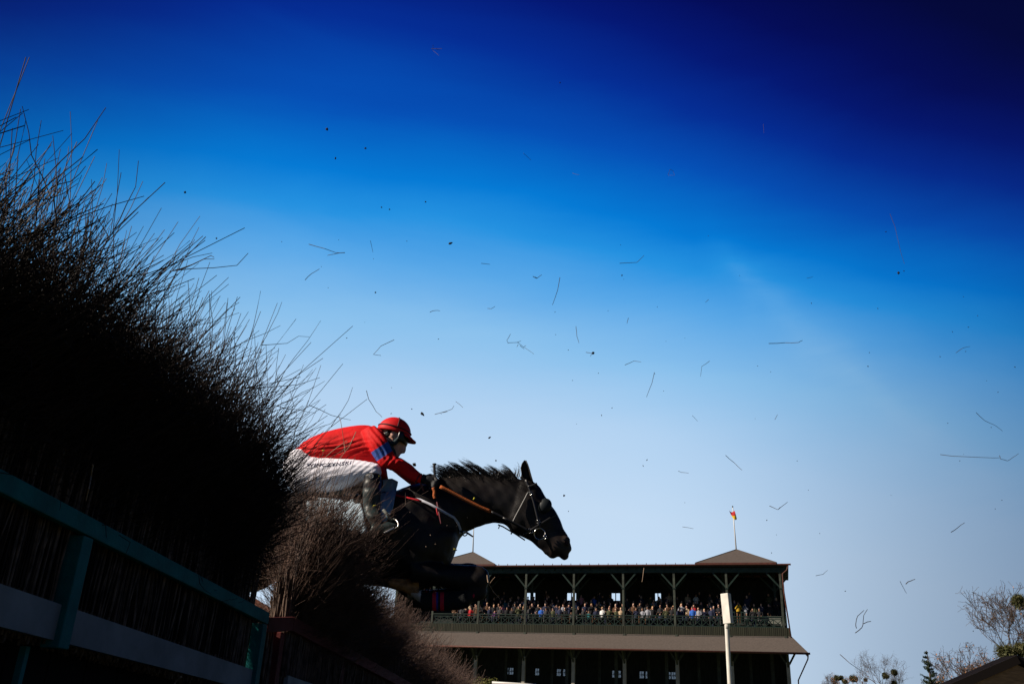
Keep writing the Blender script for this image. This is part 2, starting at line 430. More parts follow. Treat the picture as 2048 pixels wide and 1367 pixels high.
# ground floor: pillars, back wall with lit windows
for u in POSTU:
    b = MB(); b.box(S(u - 0.1, -0.25, (G0 + 6.0) / 2 + 0.1), (0.30, 0.30, 6.0 - G0 + 0.3), AX, bev=0.02)
    pl_ = b.build('lower_pillar', CONC, stand)
    b = MB(); b.box(S(u - 0.1, -0.25, 7.3), (0.22, 0.22, 2.1), AX)
    for s in (-1, 1): b.beam(S(u - 0.1 + s * 0.1, -0.25, 6.1), S(u - 0.1 + s * 0.75, -0.25, 7.2), 0.14, 0.16)
    b.beam(S(u - 0.1, -0.35, 5.9), S(u - 0.1, -1.7, 6.95), 0.13, 0.13); b.build('brace', WOODP, pl_)
for u in POSTU[:-1]:
    b = MB(); b.box(S(u + 1.2, 3.0, 5.6), (0.3, 0.3, 5.8), AX); b.build('inner_pillar', WOODP, stand)
    b = MB(); b.box(S(u + 3.1, 5.0, 5.6), (0.26, 0.26, 5.8), AX); b.build('inner_pillar', WOODP, stand)
lo = []
for px in (1012, 1022, 1073.5, 1117, 1129.5, 1228, 1237, 1283, 1295, 1337, 1346.5):
    d = (px - 1024) / FPX * _R + (683 - 1345) / FPX * _U + _F
    t = ((SR + ey * 6.85)).dot(ey) / d.dot(ey); q = Vector((0, 0, CAMZ)) + d * t; lo.append(((q - SR).dot(ex), q.z))
zc = sum(q[1] for q in lo) / len(lo); z0, z1 = zc - 0.33, zc + 0.33
b = MB(); b.box(S(LEN / 2, 7.0, (2.6 + z0) / 2), (LEN, 0.2, z0 - 2.6), AX); b.box(S(LEN / 2, 7.0, (z1 + 8.55) / 2), (LEN, 0.2, 8.55 - z1), AX)
ed = [0.0] + [e for q in sorted(lo) for e in (q[0] - 0.22, q[0] + 0.22)] + [LEN]
for i in range(0, len(ed), 2): b.box(S((ed[i] + ed[i + 1]) / 2, 7.0, zc), (ed[i + 1] - ed[i], 0.2, z1 - z0), AX)
b.box(S(0.1, 3.45, 5.6), (0.2, 6.8, 5.9), AX); lw = b.build('lower_wall', DARKIN, stand)
DG = bpy.data.materials.new('dusty glass'); DG.use_nodes = True; _t = NT(DG.node_tree); _t.t.nodes.clear()
_tr = _t.n('ShaderNodeBsdfTransparent'); _nz = _t.noise(3.0, 3); _t.l(_t.ramp(_nz.outputs[0], [(0.35, (0.16, 0.17, 0.18)), (0.65, (0.5, 0.52, 0.54))]), _tr.inputs[0])
_gl = _t.n('ShaderNodeBsdfGlossy'); _gl.inputs['Roughness'].default_value = 0.2; _mx = _t.n('ShaderNodeMixShader'); _mx.inputs[0].default_value = 0.08
_t.l(_tr.outputs[0], _mx.inputs[1]); _t.l(_gl.outputs[0], _mx.inputs[2]); _o = _t.n('ShaderNodeOutputMaterial'); _t.l(_mx.outputs[0], _o.inputs[0])
b = MB(); b.box(S(LEN / 2, 3.4, 8.2), (LEN, 7.4, 0.12), AX); b.build('lower_ceiling', DARKIN, stand)
for u, z in lo:
    b = MB()
    for dz in (-0.35, 0, 0.35): b.box(S(u, 6.93, zc + dz * 0.94), (0.48, 0.06, 0.05), AX)
    for du in (-0.235, 0.235): b.box(S(u + du, 6.93, zc), (0.05, 0.06, 0.62), AX)
    wn = b.build('window', WOODG, lw)
    b = MB(); b.box(S(u, 7.0, zc), (0.44, 0.012, 0.655), AX); b.build('pane', DG, wn)

# ------------------------------------------------------------ crowd
SKIN = [mat('skin %s' % n, c, 0.6) for n, c in (('fair', (0.68, 0.43, 0.32)), ('rosy', (0.60, 0.34, 0.25)), ('tan', (0.38, 0.21, 0.14)))]
HAIR = [mat('hair %s' % n, c, 0.8) for n, c in (('brown', (0.045, 0.025, 0.015)), ('dark', (0.015, 0.012, 0.010)), ('blond', (0.38, 0.25, 0.10)), ('grey', (0.28, 0.27, 0.26)))]
CLOTH = {'black': (0.012, 0.012, 0.015), 'dark navy': (0.015, 0.02, 0.05), 'charcoal grey': (0.04, 0.04, 0.045), 'bright blue': (0.02, 0.10, 0.42),
         'red': (0.45, 0.02, 0.03), 'pink': (0.60, 0.22, 0.25), 'olive green': (0.05, 0.055, 0.025), 'brown': (0.08, 0.04, 0.02),
         'beige': (0.40, 0.30, 0.20), 'white': (0.65, 0.65, 0.65), 'mustard yellow': (0.45, 0.28, 0.02), 'light grey': (0.25, 0.26, 0.30), 'teal': (0.02, 0.14, 0.16), 'purple': (0.12, 0.04, 0.16)}
CW = [42, 30, 20, 2.5, 3, 2.5, 8, 9, 3, 3, 0.6, 5, 2, 1.5]
CM = {k: mat('coat ' + k, v, 0.85, var=0.25, vscale=5) for k, v in CLOTH.items()}
def person_mesh(pose, hat):
    """small standing figure built as one skinned body: legs, torso, arms, neck, head with hair"""
    bm = MB()
    def ell(c, r, mi, nu=8, nv=6):
        vs, fs = [], []
        for j in range(nv + 1):
            ph = math.pi * j / nv
            for i in range(nu):
                th = 2 * math.pi * i / nu
                vs.append((c[0] + r[0] * math.sin(ph) * math.cos(th), c[1] + r[1] * math.sin(ph) * math.sin(th), c[2] + r[2] * math.cos(ph)))
        for j in range(nv):
            for i in range(nu):
                fs.append((j * nu + i, (j + 1) * nu + i, (j + 1) * nu + (i + 1) % nu, j * nu + (i + 1) % nu))
        bm.add(vs, fs, mi)
    def loft(rs, mi, n=10):
        vs = [(c[0] + a * math.cos(2 * math.pi * k / n), c[1] + d * math.sin(2 * math.pi * k / n), c[2]) for c, a, d in rs for k in range(n)]
        fs = [(j * n + k, j * n + (k + 1) % n, (j + 1) * n + (k + 1) % n, (j + 1) * n + k) for j in range(len(rs) - 1) for k in range(n)]
        fs += [tuple(range(n))[::-1], tuple((len(rs) - 1) * n + k for k in range(n))]
        bm.add(vs, fs, mi)
    for s in (-1, 1): loft([((s * .10, 0, 0), .055, .09), ((s * .10, 0, .1), .06, .07), ((s * .10, 0, .5), .075, .08), ((s * .09, 0, .88), .10, .11)], 3, 8)
    loft([((0, 0, .78), .19, .13), ((0, 0, .98), .18, .13), ((0, -.01, 1.18), .19, .14), ((0, -.01, 1.34), .215, .13), ((0, 0, 1.43), .17, .10), ((0, 0, 1.48), .075, .07)], 0)
    bm.tube([(0, 0, 1.44), (0, -.01, 1.53)], .055, 7, 1)
    ell((0, -.02, 1.62), (.078, .095, .118), 1)
    ell((0, -.115, 1.61), (.014, .02, .022), 1, 5, 4)
    if hat == 0: ell((0, .014, 1.682), (.088, .100, .082), 2)
    elif hat == 1: ell((0, .020, 1.668), (.094, .104, .098), 2); loft([((0, .04, 1.42), .085, .05), ((0, .04, 1.62), .09, .06)], 2, 8)
    else: ell((0, 0, 1.675), (.092, .10, .085), 3); ell((0, -.07, 1.672), (.07, .07, .014), 3, 8, 4)
    arms = {'rail': [((.20, 0, 1.39), (.25, -.02, 1.12), (.15, -.26, 1.04)), ((-.20, 0, 1.39), (-.25, -.02, 1.12), (-.12, -.27, 1.04))],
            'phone': [((.20, 0, 1.39), (.26, -.08, 1.16), (.06, -.26, 1.50)), ((-.20, 0, 1.39), (-.26, -.08, 1.16), (-.06, -.26, 1.50))],
            'down': [((.20, 0, 1.39), (.25, .02, 1.10), (.23, -.05, .86)), ((-.20, 0, 1.39), (-.25, .02, 1.10), (-.22, -.06, .86))],
            'one': [((.20, 0, 1.39), (.27, -.06, 1.14), (.08, -.22, 1.40)), ((-.20, 0, 1.39), (-.25, .0, 1.10), (-.16, -.22, 1.02))]}[pose]
    for a, e, h in arms:
        bm.tube([a, e, h], [.06, .05, .036], 7, 0); ell(h, (.034, .04, .045), 1, 6, 5)
    me = bpy.data.meshes.new('person'); me.from_pydata([tuple(q) for q in bm.v], [], bm.f)
    for mm in (CM['black'], SKIN[0], HAIR[0], CM['charcoal grey']): me.materials.append(mm)
    me.polygons.foreach_set('material_index', bm.mi); me.polygons.foreach_set('use_smooth', [True] * len(me.polygons)); me.update()
    return me
PM = [(person_mesh(p_, h_), p_, h_) for p_ in ('rail', 'phone', 'down', 'one') for h_ in (0, 1, 2)]
BAYN = ['bay at near end', 'second bay from near end', 'third bay from near end', 'middle bay', 'third bay from horse', 'second bay from horse', 'bay beside horse']
ROWN = ['at balustrade', 'second row', 'third row', 'fourth row', 'fifth row', 'sixth row', 'seventh row', 'back row']
ORD = ['first', 'second', 'third', 'fourth', 'fifth', 'sixth', 'seventh', 'eighth', 'ninth', 'tenth', 'eleventh', 'twelfth']
face_dir = math.atan2(-ey.x * -1, 1)
rotz = math.atan2(ey.y, ey.x) - math.pi / 2
dens = [0.97, 0.97, 0.92, 0.76, 0.55, 0.34, 0.2, 0.12]
for row in range(8):
    for bay in range(7):
        u = POSTU[bay] + (0.3 if bay else 0.5); umax = POSTU[bay + 1] - 0.2; lst = []
        while u < umax:
            keep = dens[row]
            if bay == 0: keep *= (0.12 if row < 2 else 0.75)
            if rnd.random() < keep: lst.append(u)
            u += rnd.uniform(0.47, 0.72) * (0.92 if row < 2 else 1.05 if row < 4 else 1.35)
        lst = [q for q in lst if q < 30.2][:12]
        lst.sort(reverse=True)                                     # left to right in the photograph
        for k, u in enumerate(lst):
            me, pose, hat = rnd.choice(PM if row else PM[:3] * 2 + PM[3:])
            cn_ = rnd.choices(list(CLOTH), CW)[0]
            if bay == 0 and row == 2 and k == 0: cn_ = 'mustard yellow'
            if bay == 2 and row == 0 and k == 3: cn_ = 'light grey'
            o = bpy.data.objects.new('person', me); C.objects.link(o)
            if row == 0: v, z = 0.34 + rnd.uniform(0, .1), FL - 0.04
            else: v, z = 1.15 + TD * (row - 1) + rnd.uniform(.12, .40), FL - 0.35 + row * TH + 0.4 - TH / 2 + 0.0
            if row: z = FL + 0.05 + row * TH
            o.location = S(u, v, z); sc = rnd.uniform(0.93, 1.05); 
            if row == 0 and rnd.random() < 0.14: sc *= 0.74
            o.scale = (sc * 1.05, sc * 1.05, sc)
            o.rotation_euler = (0, 0, rotz + rnd.uniform(-.5, .35))
            for si, mm in ((0, CM[cn_]), (1, rnd.choice(SKIN)), (2, rnd.choices(HAIR, [5, 4, 2, 2])[0]), (3, CM[rnd.choice(['black', 'dark navy', 'charcoal grey', 'brown'])])):
                o.material_slots[si].link = 'OBJECT'; o.material_slots[si].material = mm
            nm = 'child' if sc < 0.8 else 'person'
            lab = '%s in %s, %s, %s from left, %s' % (nm, cn_, ROWN[row], ORD[k], BAYN[bay])
            tag(o, lab, 'spectator', 'spectators on the upper deck of the grandstand')

# ------------------------------------------------------------ brush obstacle
FA = Vector((-1.3153, 2.2646, 1.058)); SLOPE = 0.0443
f1 = Vector((0.0836, 0.9965, 0)); f2 = Vector((0.9965, -0.0836, 0))
def FP_(s, w_, h):
    s, w_, h = float(s), float(w_), float(h)
    return FA + f1 * s + f2 * w_ + Vector((0, 0, h - SLOPE * s))
fd = (f1 - Vector((0, 0, SLOPE))).normalized(); FAX = (fd, f2, fd.cross(f2) * (1 if fd.cross(f2).z > 0 else -1))
VAX = (f1, f2, Vector((0, 0, 1)))
def on_fence(px, py, w_=0.0):
    d = (px - 1024) / FPX * _R + (683 - py) / FPX * _U + _F
    o_ = Vector((0, 0, CAMZ)); t = (FA + f2 * w_ - o_).dot(f2) / d.dot(f2); q = o_ + d * t
    s = (q - FA).dot(f1); return s, q.z - (FA.z - SLOPE * s)

TEAL = mat('teal painted rail', (0.004, 0.125, 0.13), 0.7, spec=0.12, var=0.22, vscale=7, bump=0.25, bscale=60)
MAROON = mat('oxblood painted rail', (0.11, 0.028, 0.028), 0.8, spec=0.1, var=0.3, vscale=7, bump=0.25, bscale=60)
WBOARD = mat('weathered grey board', (0.20, 0.22, 0.235), 0.8, spec=0.1, var=0.2, vscale=4, bump=0.2, bscale=30)
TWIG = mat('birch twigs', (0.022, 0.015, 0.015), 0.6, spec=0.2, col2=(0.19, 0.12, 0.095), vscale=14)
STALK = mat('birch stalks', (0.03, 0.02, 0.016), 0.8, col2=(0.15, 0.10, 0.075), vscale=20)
SHADETWIG = mat('shade-darkened birch twigs', (0.012, 0.009, 0.009), 0.65, spec=0.15, col2=(0.040, 0.027, 0.024), vscale=14)  # near wing's shade and vignette darkening put into the twig colour
BLACKB = mat('hollow shade and cap black', (0.004, 0.004, 0.005), 0.9, var=0.3, spec=0.1)  # black standing in for shade in the hollow; also colours the marker cap

def twigs(N, s0, s1, wlo, whi, htop, hb=-0.25, lean=(0.1, 0.35), ls=(0.0, 0.12), r0=0.0024, r1=0.0009, side=2, jit=0.012, spread=0.25, bend=2.0, free=False, sl=(0.08, 0.30)):
    """N long twigs rising from the bound base; htop(s) gives tip height above the rail, wlo/whi the bound thickness"""
    K = 9
    s = rng.uniform(s0, s1, N); wl = wlo(s) if callable(wlo) else wlo
    w_ = wl + (whi - wl) * rng.random(N) ** 0.8
    H = htop(s, w_) * (1 - spread * rng.random(N) ** 1.6) * rng.choice([1, 1, 1, 1.09], N)
    depth = np.clip((w_ - wl) / (whi - wl + 1e-6), 0, 1)
    L = rng.uniform(lean[0], lean[1], N) * (0.25 + 0.9 * depth) + rng.normal(0, 0.07, N)
    if not free: L = L * np.interp(s, [0.0, 0.9, 1.9, 2.6, 3.0], [1.0, 0.75, 0.5, 0.7, 1.0])
    Ls = rng.uniform(ls[0], ls[1], N) + rng.normal(0, 0.10, N) * np.where((s > 2.3) & (s < 2.95), 0.3, 1.0)
    t = np.linspace(0, 1, K)[None, :]
    dh = hb + (H[:, None] - hb) * (t - 0.16 * (np.abs(L) * 2)[:, None] * t ** 3)
    tl = np.clip((dh - 0.07) / (H[:, None] - 0.06), 0, 1)
    ds = s[:, None] + Ls[:, None] * tl ** 1.4; dw = w_[:, None] + L[:, None] * tl ** bend
    wig = (np.cumsum(rng.normal(0, jit, (N, K, 3)), axis=1) + np.cumsum(np.cumsum(rng.normal(0, jit * 0.30, (N, K, 3)), axis=1), axis=1)) * tl[..., None] ** 1.1
    o_ = np.array(FA); a1 = np.array(f1); a2 = np.array(f2)
    pts = o_ + ds[..., None] * a1 + dw[..., None] * a2; pts[..., 2] += dh - SLOPE * ds
    pts += wig
    r = (r0 * rng.uniform(0.7, 1.4, N))[:, None] * (1 - t) + r1 * t
    out = [prisms(pts, r)]
    for q in range(side):
        kk = rng.integers(3, K - 1, N); par = pts[np.arange(N), kk]; tan = pts[np.arange(N), kk + (kk < K - 1)] - par
        tan /= np.linalg.norm(tan, axis=1, keepdims=True) + 1e-9
        rv = rng.normal(0, 0.75, (N, 3)); rv += a2 * 0.42; dr = tan + rv; dr /= np.linalg.norm(dr, axis=1, keepdims=True)
        ln = rng.uniform(sl[0], sl[1], N); k2 = 5; t2 = np.linspace(0, 1, k2)[None, :, None]
        up = np.array([0, 0, 0.3])
        sp = par[:, None, :] + dr[:, None, :] * (ln[:, None, None] * t2) + up * (ln[:, None, None] * t2 ** 2) + np.cumsum(rng.normal(0, jit * 0.5, (N, k2, 3)), axis=1) * t2
        rr = np.full((N, 1), r1 * 1.5) * (1 - t2[..., 0]) + r1 * 0.75 * t2[..., 0]
        out.append(prisms(sp, rr))
    return out

# --- near wing of the obstacle: teal rail, grey kick board
wing = empty('brush_fence', FP_(0.9, -0.1, -1.0), 'tall brush fence wing of dark birch twigs with teal rail and grey kick board', 'brush fence')
b = MB(); b.beam(FP_(-1.6, -0.014, -0.027), FP_(2.27, -0.014, -0.027), 0.028, 0.055, bev=0.004); b.build('top_rail', TEAL, wing)
(s_a, h_a), (s_b, h_b) = on_fence(0, 1161), on_fence(497, 1332); (s_c, h_c), (s_d, h_d) = on_fence(0, 1248), on_fence(440, 1361)
def lin(sa, ha, sb, hb, s): return ha + (hb - ha) * (s - sa) / (sb - sa)
vs = []
for s in (-1.6, 2.22):
    for w_ in (-0.045, -0.02): vs += [FP_(s, w_, lin(s_c, h_c, s_d, h_d, s)), FP_(s, w_, lin(s_a, h_a, s_b, h_b, s))]
obj('kick_board', vs, [(0, 1, 3, 2), (4, 6, 7, 5), (0, 4, 5, 1), (2, 3, 7, 6), (1, 5, 7, 3), (0, 2, 6, 4)], WBOARD, wing)
for s in (-1.0, 0.50, 2.235):
    hb_ = lin(s_c, h_c, s_d, h_d, s) - 0.02
    b = MB(); b.box(FP_(s, -0.030, (hb_ - 0.058) / 2), (0.06, 0.058, abs(hb_ + 0.058)), VAX, bev=0.004); b.build('post', TEAL, wing)
    b = MB(); b.box(FP_(s - 0.03, -0.10, (hb_ - 1.2) / 2), (0.02, 0.02, abs(-1.2 - hb_)), VAX); b.build('leg', TEAL, wing)
b = MB()
for k in range(17): b.box(FP_(-1.6 + 0.228 * (k + 0.5), -0.15, -0.86), (0.222, 0.02, 1.0), VAX)
b.build('shade_backing', BLACKB, wing)  # black backing added as the shade of the hollow under the kick board
# bound stalks behind the rail and twigs above
N = 2600; s = rng.uniform(-1.0, 2.17, N); w_ = rng.uniform(-0.14, -0.055, N); t = np.linspace(0, 1, 5)[None, :]
base = np.array(FA) + s[:, None] * np.array(f1) + w_[:, None] * np.array(f2)
pts = np.repeat(base[:, None, :], 5, 1); pts[..., 2] += (-0.37 + t * rng.uniform(0.45, 0.8, N)[:, None]) - SLOPE * s[:, None]
pts += np.cumsum(rng.normal(0, 0.006, (N, 5, 3)), axis=1); pts[..., 0] = np.where(True, pts[..., 0], 0)
quads_obj('bound_stalks', [prisms(pts, np.repeat(rng.uniform(0.0018, 0.006, N)[:, None], 5, 1), 4)], STALK, wing)
def ht_wing(s, w_): return np.interp(s, [-1, 0, 0.5, 1.0, 1.6, 2.0], [0.46, 0.58, 0.64, 0.69, 0.73, 0.77]) + 0.04 * np.sin(s * 5.1 + 1) + 0.04 * np.sin(s * 11 + w_ * 7)
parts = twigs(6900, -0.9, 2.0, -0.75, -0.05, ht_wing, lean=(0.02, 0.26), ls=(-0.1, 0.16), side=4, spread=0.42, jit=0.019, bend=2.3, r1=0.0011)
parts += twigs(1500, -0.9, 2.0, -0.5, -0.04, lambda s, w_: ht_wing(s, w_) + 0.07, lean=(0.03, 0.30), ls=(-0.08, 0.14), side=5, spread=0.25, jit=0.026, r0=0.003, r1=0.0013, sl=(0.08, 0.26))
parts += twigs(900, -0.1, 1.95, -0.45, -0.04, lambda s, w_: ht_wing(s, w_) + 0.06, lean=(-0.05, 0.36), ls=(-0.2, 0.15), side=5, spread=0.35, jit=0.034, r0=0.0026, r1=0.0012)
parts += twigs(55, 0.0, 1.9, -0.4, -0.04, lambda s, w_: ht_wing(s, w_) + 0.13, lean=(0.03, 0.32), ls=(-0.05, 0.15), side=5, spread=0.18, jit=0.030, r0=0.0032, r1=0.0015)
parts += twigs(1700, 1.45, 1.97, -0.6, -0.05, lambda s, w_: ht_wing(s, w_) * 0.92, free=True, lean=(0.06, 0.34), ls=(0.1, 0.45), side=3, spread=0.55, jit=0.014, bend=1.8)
quads_obj('brush', parts, SHADETWIG, wing)
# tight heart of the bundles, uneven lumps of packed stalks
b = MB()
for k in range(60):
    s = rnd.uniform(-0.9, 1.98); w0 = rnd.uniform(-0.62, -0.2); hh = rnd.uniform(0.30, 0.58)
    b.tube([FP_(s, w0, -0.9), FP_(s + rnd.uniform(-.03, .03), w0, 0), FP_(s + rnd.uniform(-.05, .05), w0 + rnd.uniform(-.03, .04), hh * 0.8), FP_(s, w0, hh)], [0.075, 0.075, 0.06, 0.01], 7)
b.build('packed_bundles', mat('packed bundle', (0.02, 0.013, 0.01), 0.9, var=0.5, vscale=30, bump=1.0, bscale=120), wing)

# --- main span of the obstacle: oxblood rail; the horse clears it at mid span
span = empty('brush_fence', FP_(5.0, -0.1, -1.0), 'brush fence span with dark oxblood rail that the horse is clearing', 'brush fence')
RS = 2.68; RH = 0.045
b = MB(); b.beam(FP_(RS, -0.018, RH - 0.036), FP_(12.5, -0.018, RH - 0.036), 0.034, 0.072, bev=0.004); b.build('top_rail', MAROON, span)
b = MB(); b.beam(FP_(RS - 0.003, -0.018, RH - 0.037), FP_(2.285, -0.018, -0.055), 0.032, 0.070, bev=0.004); b.build('return_rail', MAROON, span)
for s in (RS - 0.04, 4.0, 5.6, 7.4, 9.4, 11.4):
    b = MB(); b.box(FP_(s, -0.075, (RH - 0.9) / 2 - 0.045), (0.07, 0.075, 0.86), VAX, bev=0.004); b.build('post', MAROON, span)
s_e, h_e = on_fence(575, 1346); s_f, h_f = on_fence(640, 1368)
vs = []
for s in (RS + 0.09, 12.4):
    for w_ in (-0.045, -0.02): vs += [FP_(s, w_, h_e - 0.14), FP_(s, w_, h_e)]
obj('kick_board', vs, [(0, 1, 3, 2), (4, 6, 7, 5), (0, 4, 5, 1), (2, 3, 7, 6), (1, 5, 7, 3), (0, 2, 6, 4)], WBOARD, span)
b = MB()
for k in range(42): b.box(FP_(RS + 0.1 + 0.23 * (k + 0.5), -0.17, -0.75), (0.225, 0.02, 1.0), VAX)
b.build('shade_backing', BLACKB, span)  # same added black backing, shade below the span's kick board
N = 420; s = rng.uniform(2.27, 2.72, N); w_ = rng.uniform(-0.16, -0.07, N); base = np.array(FA) + s[:, None] * np.array(f1) + w_[:, None] * np.array(f2)
pts = np.repeat(base[:, None, :], 5, 1); pts[..., 2] += (-0.75 + t * rng.uniform(0.62, 0.76, N)[:, None]) - SLOPE * s[:, None]
pts += np.cumsum(rng.normal(0, 0.004, (N, 5, 3)), axis=1)
quads_obj('corner_stalks', [prisms(pts, np.repeat(rng.uniform(0.003, 0.007, N)[:, None], 5, 1), 4)], STALK, span)
def wback(s): return np.clip(-0.11 - 0.28 * (s - RS - .04), -0.75, -0.11)
N = 3400; s = rng.uniform(RS, 9.0, N) ; s = RS + (s - RS) * rng.random(N) ** 0.5
w_ = np.maximum(rng.uniform(-0.14, -0.05, N), wback(s)); base = np.array(FA) + s[:, None] * np.array(f1) + w_[:, None] * np.array(f2)
pts = np.repeat(base[:, None, :], 5, 1); pts[..., 2] += (-0.30 + t * rng.uniform(0.4, 0.6, N)[:, None]) - SLOPE * s[:, None]
pts += np.cumsum(rng.normal(0, 0.008, (N, 5, 3)), axis=1)
quads_obj('bound_stalks', [prisms(pts, np.repeat(rng.uniform(0.002, 0.006, N)[:, None], 5, 1), 4)], STALK, span)
HS = [2.6, 3.0, 3.35, 3.6, 3.85, 4.1, 4.6, 5.0, 5.6, 6.5, 9.0, 12.5]; HV = [0.70, 0.64, 0.48, 0.40, 0.38, 0.42, 0.47, 0.50, 0.50, 0.48, 0.46, 0.46]
def ht_span(s, w_): return np.interp(s, HS, HV) + 0.03 * np.sin(s * 9 + w_ * 8)
parts = twigs(3600, RS + 0.10, 4.0, wback, -0.04, ht_span, lean=(0.02, 0.40), ls=(0.0, 0.22), side=3, spread=0.5, jit=0.016, bend=1.6)
parts += twigs(500, RS + 0.1, 3.8, wback, -0.03, lambda s, w_: ht_span(s, w_) + 0.04, lean=(0.0, 0.5), ls=(0.0, 0.2), side=4, spread=0.4, jit=0.034)
parts += twigs(1300, RS + 0.12, 3.9, wback, -0.03, lambda s, w_: ht_span(s, w_) * 0.75, lean=(0.15, 0.5), ls=(-0.1, 0.2), side=3, spread=0.5, jit=0.018, bend=1.4)
parts += twigs(360, RS, 3.4, wback, -0.03, lambda s, w_: ht_span(s, w_) + 0.18, lean=(0.05, 0.45), ls=(-0.02, 0.25), side=3, spread=0.35, jit=0.02, r0=0.0026, r1=0.0012)
parts += twigs(12, RS, 3.5, wback, -0.03, lambda s, w_: ht_span(s, w_) + 0.30, lean=(0.1, 0.45), ls=(0.0, 0.25), side=3, spread=0.2, jit=0.018, r0=0.003, r1=0.0016)
parts += twigs(3000, 4.0, 5.4, wback, -0.04, ht_span, lean=(0.05, 0.4), ls=(-0.05, 0.25), side=3, spread=0.5, jit=0.015, bend=1.6)
parts += twigs(6000, 5.2, 12.0, -0.8, -0.04, ht_span, lean=(-0.02, 0.22), ls=(-0.1, 0.15), side=3, spread=0.5, jit=0.017, bend=1.6, r0=0.003, r1=0.0014)
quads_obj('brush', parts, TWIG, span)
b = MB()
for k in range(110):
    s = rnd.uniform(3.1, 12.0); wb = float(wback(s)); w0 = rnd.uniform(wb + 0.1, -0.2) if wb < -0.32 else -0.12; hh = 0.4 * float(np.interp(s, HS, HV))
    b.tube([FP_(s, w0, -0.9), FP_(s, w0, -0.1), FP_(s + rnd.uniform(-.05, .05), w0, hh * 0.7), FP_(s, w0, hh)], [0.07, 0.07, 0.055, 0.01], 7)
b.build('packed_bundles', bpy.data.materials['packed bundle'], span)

# ------------------------------------------------------------ horse and jockey (measured on the vertical plane y = 6)
YH = 6.0
def loft(mb, secs, n=20, pw=0.0, mi=0):
    """sections (top px, bottom px, half width in m, y) -> closed tube with elliptical rings"""
    base = len(mb.v); rings = []
    for (tx, ty, bx, by, hw, yy) in secs:
        a, c = P(tx, ty, yy), P(bx, by, yy); ctr = (a + c) / 2; h = (a - c) / 2; ring = []
        for k in range(n):
            th = 2 * math.pi * k / n; cs, sn = math.cos(th), math.sin(th)
            if pw: sn = math.copysign(abs(sn) ** (1 - pw), sn)
            ring.append(ctr + h * cs + Vector((0, hw, 0)) * sn)
        rings.append((ctr, ring))
    # subdivide between sections with Catmull-Rom
    R_ = []
    m_ = len(rings)
    for i in range(m_ - 1):
        r0, r1, r2, r3 = rings[max(i - 1, 0)][1], rings[i][1], rings[i + 1][1], rings[min(i + 2, m_ - 1)][1]
        for t in (0, 0.25, 0.5, 0.75):
            R_.append([0.5 * ((2 * r1[k]) + (r2[k] - r0[k]) * t + (2 * r0[k] - 5 * r1[k] + 4 * r2[k] - r3[k]) * t * t + (3 * r1[k] - r0[k] - 3 * r2[k] + r3[k]) * t ** 3) for k in range(n)])
    R_.append(rings[-1][1])
    for r in R_: mb.v += r
    for j in range(len(R_) - 1):
        for k in range(n):
            a = base + j * n + k; b_ = base + j * n + (k + 1) % n
            mb.f.append((a, b_, b_ + n, a + n)); mb.mi.append(mi)
    for j, rev in ((0, True), (len(R_) - 1, False)):
        r = R_[j]; c = sum(r, Vector()) / n; nx = R_[1] if j == 0 else R_[-2]; c2 = sum(nx, Vector()) / n
        dirv = (c - c2); dirv = dirv.normalized() * (r[0] - c).length * 0.35 if dirv.length > 1e-6 else Vector()
        mid = [c + (q - c) * 0.7 + dirv * 0.7 for q in r]; s0 = len(mb.v); mb.v += mid; mb.v.append(c + dirv)
        rb = base + j * n
        for k in range(n):
            k2 = (k + 1) % n
            q1 = (rb + k, rb + k2, s0 + k2, s0 + k); q2 = (s0 + k, s0 + k2, s0 + n)
            mb.f += [q1[::-1], q2[::-1]] if rev else [q1, q2]; mb.mi += [mi, mi]

def ellip(mb, c, r, rot=0.0, nu=20, nv=14):
    """ellipsoid; r = (x, y, z) radii in m, rot about y"""
    vs, fs = [], []; cr, sr = math.cos(rot), math.sin(rot)
    for j in range(nv + 1):
        ph = math.pi * j / nv
        for i in range(nu):
            th = 2 * math.pi * i / nu; x, y, z = r[0] * math.sin(ph) * math.cos(th), r[1] * math.sin(ph) * math.sin(th), r[2] * math.cos(ph)
            vs.append(Vector(c) + Vector((x * cr - z * sr, y, x * sr + z * cr)))
    for j in range(nv):
        for i in range(nu): fs.append((j * nu + i, (j + 1) * nu + i, (j + 1) * nu + (i + 1) % nu, j * nu + (i + 1) % nu))
    mb.add(vs, fs)

def fuse(mb, name, mats, voxel, parent=None, loc=None, fm=None, smooth_it=4, disp=None):
    """join overlapping volumes into one continuous surface"""
    tmp = obj('tmp', mb.v, mb.f, mats[0]); md = tmp.modifiers.new('r', 'REMESH'); md.mode = 'VOXEL'; md.voxel_size = voxel; md.use_smooth_shade = True
    sm = tmp.modifiers.new('s', 'SMOOTH'); sm.factor = 0.5; sm.iterations = smooth_it
    dg = bpy.context.evaluated_depsgraph_get(); dg.update(); ev = tmp.evaluated_get(dg); me = bpy.data.meshes.new_from_object(ev)
    n = len(me.vertices); co = np.empty(n * 3); me.vertices.foreach_get('co', co); co = co.reshape(-1, 3)
    if disp is not None:
        no = np.empty(n * 3); me.vertices.foreach_get('normal', no); no = no.reshape(-1, 3); co = co + no * disp(co)[:, None]
    fcs = [tuple(p.vertices) for p in me.polygons]
    bpy.data.objects.remove(tmp); bpy.data.meshes.remove(me)
    fmat = None
    if fm is not None:
        cen = np.array([co[list(f)].mean(0) for f in fcs]); fmat = [int(v) for v in fm(cen)]
    return obj(name, co, fcs, mats[0], parent, True, loc, mats if len(mats) > 1 else None, fmat)

